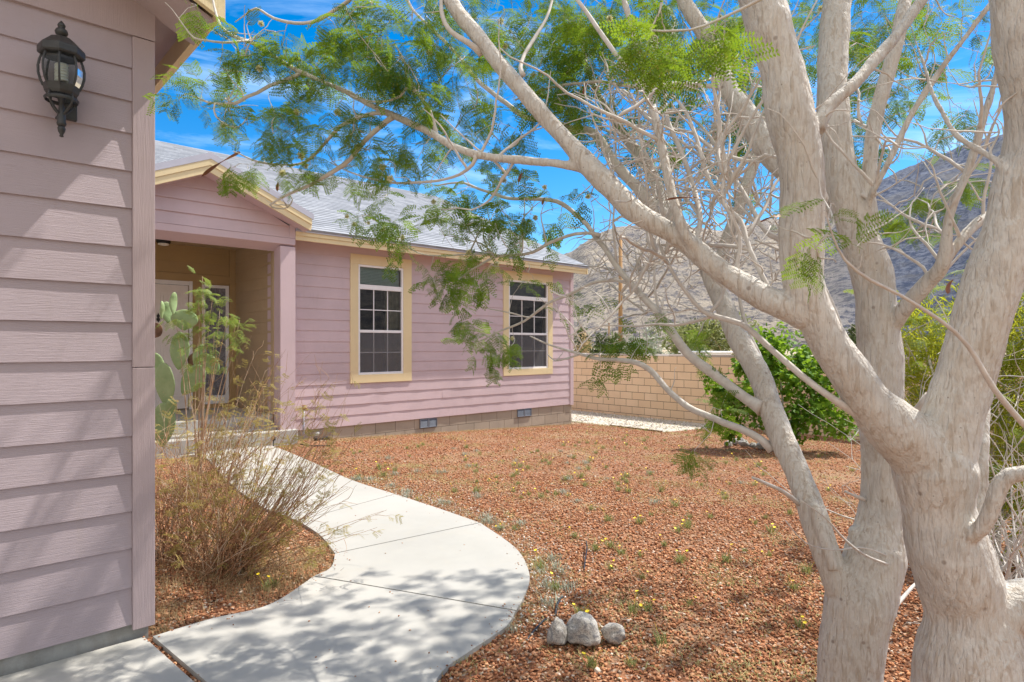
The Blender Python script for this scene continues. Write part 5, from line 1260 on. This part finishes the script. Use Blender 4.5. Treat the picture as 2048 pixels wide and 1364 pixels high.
# ---------- small path light by the step, irrigation bits
p = G(547, 893); pl_ = empty('path_light', p); tag(pl_, 'small black path light stuck in the gravel beside the porch step', 'path light')
mb = MB(); mb.tube([p-Vector((0, 0, .05)), p+Vector((0, 0, .10))], .007, 8); mb.build('stake', M['black'], pl_)
mb = MB(); mb.lathe([(.028, .09), (.03, .10), (.03, .14), (.012, .15)], p, 12); mb.build('lamp_head', M['black'], pl_)
def hose(pts, label, r=.008):
    q = [G(x, y)+Vector((0, 0, z)) for x, y, z in pts]; mb = MB(); qq = catmull(q, 6); mb.tube(qq, r, 8); o = mb.build('irrigation_tube', M['black'], None, smooth=True); tag(o, label, 'irrigation tube')
hose([(1052,1280,-.004),(1066,1266,.004),(1082,1250,.010),(1092,1240,.006)], 'black irrigation tube poking out left of the three rocks', .006)
hose([(1111,1232,.005),(1113,1222,.02),(1120,1208,.03),(1126,1203,.025)], 'short black irrigation tube behind the three rocks', .007)
hose([(1168,1140,.0),(1171,1125,.03),(1174,1105,.035),(1172,1090,.03)], 'black drip tube standing among grey weeds beside the bend of the walk', .005)
hose([(600,888,.0),(625,893,.012),(660,892,.01)], 'black tube lying on the gravel by the garden tap', .008)
p = G(608, 872); mb = MB(); mb.box(p.x-.11, YM-.24, p.z+.0, p.x+.13, YM-.14, p.z+.05); o = mb.build('splash_block', M['black'], None, bevel=.01); tag(o, 'black plastic splash block below the garden tap', 'splash block')

# ---------- gravel stones
def ico_variants(n, sub, seed, flat=.7):
    """angular chips: hulls of a few random points"""
    out = []
    for k in range(n):
        rr = random.Random(seed+k); sx, sy, sz = rr.uniform(.95, 1.35), rr.uniform(.65, .95), rr.uniform(.38, .62); bm = bmesh.new()
        for _ in range(11):
            v = Vector((rr.gauss(0, 1), rr.gauss(0, 1), rr.gauss(0, 1))).normalized()*rr.uniform(.8, 1.05); bm.verts.new((v.x*sx, v.y*sy, v.z*sz))
        r = bmesh.ops.convex_hull(bm, input=bm.verts); bmesh.ops.delete(bm, geom=[v for v in bm.verts if not v.link_faces], context='VERTS')
        bmesh.ops.triangulate(bm, faces=bm.faces); bmesh.ops.recalc_face_normals(bm, faces=bm.faces)
        bm.verts.index_update(); out.append((np.array([tuple(v.co) for v in bm.verts]), np.array([[v.index for v in f.verts] for f in bm.faces]))); bm.free()
    return out
ICO = ico_variants(14, 1, 5)
def gzv(x, y):
    t = np.clip(x-3.5, 0, 10.7); return -0.045*t*np.minimum(1, t/1.5)
def scatter(n, d0, d1, margin=1.12, seed=0):
    g = np.random.default_rng(seed); d = np.sqrt(g.uniform(d0*d0, d1*d1, n)); lat = g.uniform(-.68, 1.12, n)*d
    x = d*CF+lat*SF; y = d*SF-lat*CF
    return x, y, d, g
def yard(x, y, red=True):
    ok = ~on_walk(x, y)
    house_m = (y > 9.56) & (x < 10.8) | ((x < 4.05) & (y > 9.15)) | ((x < GX+.02) & (y > YG))
    ok &= ~house_m
    if red: ok &= ((x < 11.28) | ((y < 7.5) & (x < 14.1))) & (y > -1) & (y < 9.9)
    else: ok &= (x > 11.3) & (x < 14.15) & (y > 7.5)
    return ok
def stones(name, n, d0, d1, smin, smax, mat, seed, red=True, lift=.35):
    x, y, d, g = scatter(n, d0, d1, seed=seed); m = yard(x, y, red); x, y, d = x[m], y[m], d[m]; k = len(x)
    dust = np.array([noise.noise((u*.9, v*.9, 3.3)) for u, v in zip(x, y)]); kp = g.random(k) > np.clip((dust-.20)*3.0, 0, .4); x, y, d = x[kp], y[kp], d[kp]; k = len(x)
    s = smin+(smax-smin)*g.beta(1.6, 2.2, k); a = g.uniform(0, 2*np.pi, k); dr = np.stack([np.cos(a), np.sin(a), g.normal(0, .35, k)], 1); up = unit(UP+g.normal(0, .35, (k, 3)))
    pos = np.stack([x, y, gzv(x, y)+s*lift*g.uniform(.2, 1.4, k)-.002], 1); idx = g.integers(0, len(ICO), k); out = []
    for q, (v, f) in enumerate(ICO):
        mm = idx == q
        if mm.any(): out.append(instance_np(v, f, frames(pos[mm], unit(dr[mm]), up[mm], s[mm])))
    V, Fa = merge_np(out); o = np_mesh(name, V, Fa, mat); o['kind'] = 'stuff'; return o
def stones_multi(name, specs, mat, red=True):
    res = []
    for n, d0, d1, a, b, sd in specs:
        o = stones('t', n, d0, d1, a, b, mat, sd, red); me = o.data
        V = np.zeros(len(me.vertices)*3, np.float32); me.vertices.foreach_get('co', V); Fi = np.zeros(len(me.loops), np.int32); me.loops.foreach_get('vertex_index', Fi)
        res.append((V.reshape(-1, 3), Fi.reshape(-1, 3))); bpy.data.objects.remove(o); bpy.data.meshes.remove(me)
    V, Fa = merge_np(res); o = np_mesh(name, V, Fa, mat); o['kind'] = 'stuff'; return o
stones_multi('red_lava_gravel', [(50000, 2.0, 4.6, .0045, .0165, 31), (50000, 4.6, 7.5, .006, .0165, 32), (52000, 7.5, 15, .009, .019, 33), (900, 2.3, 5.5, .014, .022, 34)], M['redstone'])
stones_multi('white_gravel', [(30000, 9, 22, .015, .03, 35)], M['pstone'], False)
# stones kicked onto the walk edges
def spilled():
    g = np.random.default_rng(41); allp = []
    ring = [p for sp in slab_polys for p in sp]
    for _ in range(420):
        p = ring[int(g.integers(0, len(ring)))]; q = np.array(p)+g.normal(0, .05, 2); allp.append(q)
    for _ in range(70):
        p = G(g.uniform(330, 1000), g.uniform(1000, 1364)); allp.append(np.array([p.x, p.y]))
    e = np.array(allp); e = e[on_walk(e[:, 0], e[:, 1]) & (e[:, 1] > 1.2)]; k = len(e); s = g.uniform(.0025, .0075, k); pos = np.stack([e[:, 0], e[:, 1], gzv(e[:, 0], e[:, 1])+.020+s*.35], 1); idx = g.integers(0, len(ICO), k)
    V, Fa = merge_np([instance_np(v, f, frames(pos[idx == q], unit(g.normal(0, 1, ((idx == q).sum(), 3))*np.array([1, 1, .15])), np.tile(UP, ((idx == q).sum(), 1)), s[idx == q])) for q, (v, f) in enumerate(ICO) if (idx == q).any()])
    o = np_mesh('spilled_gravel', V, Fa, M['redstone']); o['kind'] = 'stuff'
spilled()
# scattered pale pebbles along the edge of the walk
edge = np.concatenate([np.array([(p.x, p.y) for p in catmull([Vector((*gp(a, b), 0)) for a, b in ((1010,1262),(1052,1190),(1062,1150),(1035,1098),(965,1046),(880,1016),(790,988),(700,958))], 30)])])
g = np.random.default_rng(77)
k = 900; e = edge[g.integers(0, len(edge), k)] + np.abs(g.normal(0, .16, (k, 1)))*np.array([[.75, -.65]]) + g.normal(0, .05, (k, 2)); m = yard(e[:, 0], e[:, 1]); e = e[m]; k = len(e)
s = g.uniform(.004, .011, k); pos = np.stack([e[:, 0], e[:, 1], gzv(e[:, 0], e[:, 1])+.008], 1); idx = g.integers(0, len(ICO), k)
V, Fa = merge_np([instance_np(v, f, frames(pos[idx == q], unit(g.normal(0, 1, ((idx == q).sum(), 3))), np.tile(UP, ((idx == q).sum(), 1)), s[idx == q])) for q, (v, f) in enumerate(ICO)])
o = np_mesh('pale_pebbles', V, Fa, M['pstone']); o['kind'] = 'stuff'

# ---------- dry grass and straw
def blades(xy, hmin, hmax, w, g, lean=.6):
    k = len(xy); z = gzv(xy[:, 0], xy[:, 1]); h = g.uniform(hmin, hmax, k); a = g.uniform(0, 2*np.pi, k); ln = np.abs(g.normal(0, lean, k))
    base = np.stack([xy[:, 0], xy[:, 1], z], 1); hd = np.stack([np.cos(a), np.sin(a), np.zeros(k)], 1); sd_ = np.stack([-np.sin(a), np.cos(a), np.zeros(k)], 1)*w
    mid_ = base + hd*(ln*h*.3)[:, None] + UP*(h*.6)[:, None]; tip = base + hd*(ln*h)[:, None] + UP*(h*np.maximum(.15, 1-ln*.4))[:, None]
    V = np.stack([base-sd_, base+sd_, mid_+sd_*.8, mid_-sd_*.8, tip+sd_*.15, tip-sd_*.15], 1).reshape(-1, 3); i = np.arange(k)*6
    Fa = np.concatenate([np.stack([i, i+1, i+2, i+3], 1), np.stack([i+3, i+2, i+4, i+5], 1)]); return V, Fa
g = np.random.default_rng(99); pts = []
for (px, py, sx, sy, n) in [(560,1130,60,22,2600),(630,1120,25,20,900),(480,1150,50,25,1800),(400,1140,40,25,1200),(340,1230,35,20,900),(520,1190,70,18,1100),(600,1170,40,15,500),(440,1090,60,20,1000),(330,1160,20,30,700),(330,1270,12,6,200)]:
    for _ in range(int(n*.62)):
        x, y = px+g.normal(0, sx), py+g.normal(0, sy)
        if y < 900: continue
        p = G(x, y); pts.append((p.x, p.y))
pts = np.array(pts); pts = pts[yard(pts[:, 0], pts[:, 1])]
V1 = blades(pts, .02, .075, .0009, g, .9)
# thin straw along walk edge and house foot
e2 = edge[g.integers(0, len(edge), 2600)] + np.abs(g.normal(0, .10, (2600, 1)))*np.array([[.7, -.7]]) + g.normal(0, .04, (2600, 2)); e2 = e2[yard(e2[:, 0], e2[:, 1])]
V2 = blades(e2, .01, .05, .0009, g, 1.2)
x = g.uniform(4.1, 10.7, 2200); e3 = np.stack([x, 9.54-np.abs(g.normal(0, .10, 2200))], 1); V3 = blades(e3, .01, .06, .0015, g, 1.0)
cl_ = g.uniform(0, 1, (60, 2))*np.array([9.0, 9])+np.array([2.0, .5]); e4 = (cl_[g.integers(0, 60, 15000)]+g.normal(0, .30, (15000, 2))); e4 = e4[yard(e4[:, 0], e4[:, 1])]; V4 = blades(e4, .008, .04, .0010, g, 1.6)
V, Fa = merge_np([V1, V2, V3, V4]); o = np_mesh('dry_grass', V, Fa, M['straw']); o['kind'] = 'stuff'

cl2 = []
g = np.random.default_rng(55)
for _ in range(260):
    p = G(g.uniform(640, 1740), 850+abs(g.normal(0, 75))); cl2.append((p.x, p.y))
for _ in range(60): p = G(g.uniform(700, 1740), g.uniform(950, 1364)); cl2.append((p.x, p.y))
cl2 = np.array(cl2); e5 = cl2[g.integers(0, len(cl2), 26000)]+g.normal(0, .11, (26000, 2)); e5 = e5[yard(e5[:, 0], e5[:, 1])]
V, Fa = blades(e5, .008, .035, .0018, g, 1.5); o = np_mesh('ground_cover', V, Fa, M['cover']); o['kind'] = 'stuff'
x = g.uniform(11.7, 14.1, 2500); e6 = np.stack([x, g.uniform(4, 12, 2500)], 1); e7 = np.stack([g.normal(11.25, .12, 1500), g.uniform(4, 11, 1500)], 1)
V, Fa = blades(np.concatenate([e6, e7]), .01, .05, .003, g, 1.2); o = np_mesh('sparse_grass', V, Fa, M['cover']); o['kind'] = 'stuff'
# ---------- yellow flowered weeds
def weed_proto(seed, nf, lab, grp, leafmat='weed', spread=.05):
    g = np.random.default_rng(seed); root = empty('flowering_weed' if nf else 'grey_weed'); k = 46
    a = g.uniform(0, 2*np.pi, k); h = g.uniform(.025, .065, k); base = np.stack([g.normal(0, spread*.35, k), g.normal(0, spread*.35, k), np.zeros(k)], 1); hd = np.stack([np.cos(a), np.sin(a), np.zeros(k)], 1)
    sdv = np.stack([-np.sin(a), np.cos(a), np.zeros(k)], 1)*.0022; ln = g.uniform(.2, 1.0, k)
    mid_ = base+hd*(ln*h*.5)[:, None]+UP*(h*.6)[:, None]; tip = base+hd*(ln*h*1.1)[:, None]+UP*(h*.95)[:, None]
    V = np.stack([base-sdv*.5, base+sdv*.5, mid_+sdv, mid_-sdv, tip+sdv*.2, tip-sdv*.2], 1).reshape(-1, 3); i = np.arange(k)*6
    Fa = np.concatenate([np.stack([i, i+1, i+2, i+3], 1), np.stack([i+3, i+2, i+4, i+5], 1)])
    np_mesh('leaves', V, Fa, M[leafmat], root)
    for q in range(nf):
        mb = MB(); mb.local = True; px, py = g.normal(0, spread, 2); hh = g.uniform(.05, .10); c = Vector((px, py, hh)); tl = Vector(g.normal(0, .25, 3)); up = (Vector((0, 0, 1))+tl).normalized(); s1 = up.orthogonal().normalized(); s2 = up.cross(s1)
        for z in range(12):
            an = 2*math.pi*z/12; d = s1*math.cos(an)+s2*math.sin(an); t = (s2*math.cos(an)-s1*math.sin(an))*.003; mb.quad(c-t*.3, c+t*.3, c+d*.010+t*.8+up*.002, c+d*.010-t*.8+up*.002)
        i = len(mb.v); mb.tube([(px*.3, py*.3, 0), c*.5, c], [.0009, .0008, .0008], 4, cap=False)
        mb.build('flower', M['yellow'], root)
    tag(root, lab, 'weed', grp); return root
WL_, WG = 'small green weed with yellow daisy flowers growing in the red gravel', 'yellow flowered weeds in the gravel'
protos = [weed_proto(k, nf, WL_, WG) for k, nf in enumerate((1, 1, 2, 1, 2))]
GL_, GG = 'small pale grey green weed without flowers growing in the red gravel', 'grey weeds in the gravel'
gpro = [weed_proto(30+k, 0, GL_, GG, 'gweed', .08) for k in range(2)]
spots = []
g = np.random.default_rng(123)
areas = [((950,1560),(905,1010),52),((700,1200),(880,960),26),((1150,1640),(1010,1130),22),((1560,1740),(900,1130),16),((1150,1640),(1130,1340),8),((640,1080),(930,1010),8),((1150,1420),(858,900),24),((690,760),(1010,1020),0)]
for (xa, xb), (ya, yb), n in areas:
    c = 0; t_ = 0
    while c < n and t_ < 4000:
        t_ += 1; p = G(g.uniform(xa, xb), g.uniform(ya, yb))
        if yard(np.array([p.x]), np.array([p.y]))[0] and all((p-q).length > .10 for q in spots): spots.append(p); c += 1
for (x, y) in [(1080,1140),(1160,1230),(1190,1095),(1240,1108),(1360,1125),(1150,1075),(1296,1222),(1379,1210),(1604,1255),(1262,1332),(535,1180),(550,1172),(1030,1060),(1000,1060),(1110,1180)]: spots.append(G(x, y))
for k, p in enumerate(spots):
    pr = protos[k % 5]; o = pr if k < 5 else copy_tree(pr); o.location = p; o.rotation_euler.z = g.uniform(0, 6); s = g.uniform(.5, 1.15); o.scale = (s, s, s)
k = 0; t_ = 0; gsp = []
while k < 46 and t_ < 5000:
    t_ += 1
    if k < 22: i = g.integers(0, len(edge)); p = Vector((edge[i][0]+abs(g.normal(0, .16))*.75, edge[i][1]-abs(g.normal(0, .14))*.7, 0))
    else: p = G(g.uniform(740, 1500), g.uniform(880, 1010))
    if not yard(np.array([p.x]), np.array([p.y]))[0]: continue
    p.z = gz(p.x, p.y); o = gpro[k % 2] if k < 2 else copy_tree(gpro[k % 2]); o.location = p; o.rotation_euler.z = g.uniform(0, 6); s = g.uniform(.6, 1.2); o.scale = (s, s, s*.9); k += 1

# ---------- desert shrubs beyond the wall
def dshrub(px, d, W, hgt, seed, label, mat, n=1500, sz=.11):
    sz *= 1.9; n = int(n*1.3)
    c = P(px, 690, d); z0 = -.5; root = empty('desert_shrub', (c.x, c.y, z0)); tag(root, label, 'shrub')
    r = random.Random(seed); lob = [(c.x+r.uniform(-W, W)*.7, c.y+r.uniform(-W, W)*.7, z0+hgt*r.uniform(.35, .8), W*r.uniform(.3, .55), W*r.uniform(.3, .55), hgt*r.uniform(.25, .4)) for _ in range(7)]
    build_cards('foliage', *leaf_cards(n, lob, sz, seed, shell=.5), card(False, .5), M[mat], root)
    stems([(c.x+r.uniform(-.1, .1), c.y+r.uniform(-.1, .1), z0-.05) for _ in range(6)], [l[:3] for l in lob[:6]], .04, M['stwig'], root, 'stems', seed)
dshrub(1196, 30, 1.1, 2.75, 1, 'dark green desert shrub over the block wall beside the house corner', 'dbush', 2600)
dshrub(1164, 26, .6, 2.6, 2, 'brown twiggy desert shrub over the block wall touching the house corner', 'straw', 900, .06)
dshrub(1282, 40, 1.6, 2.8, 3, 'pale olive desert shrub right of the tall wooden pole', 'gweed', 1800)
dshrub(1345, 50, 2.6, 3.6, 4, 'pale straw green desert shrub behind the block wall, left of the shed', 'weed', 1800, .14)
dshrub(1410, 60, 2.8, 4.2, 5, 'green desert shrub behind the white shed', 'dbush', 2200, .16)
dshrub(1460, 45, 2.2, 4.0, 6, 'mid green desert shrub right of the white shed, partly behind a limb', 'weed', 2000, .13)
dshrub(1700, 34, 1.5, 2.9, 7, 'dark desert shrub beyond the wall seen between the trunks', 'dbush', 2200, .13)
dshrub(1830, 38, 2.0, 2.9, 8, 'green desert shrub beyond the wall at the right edge', 'dbush', 2200, .13)
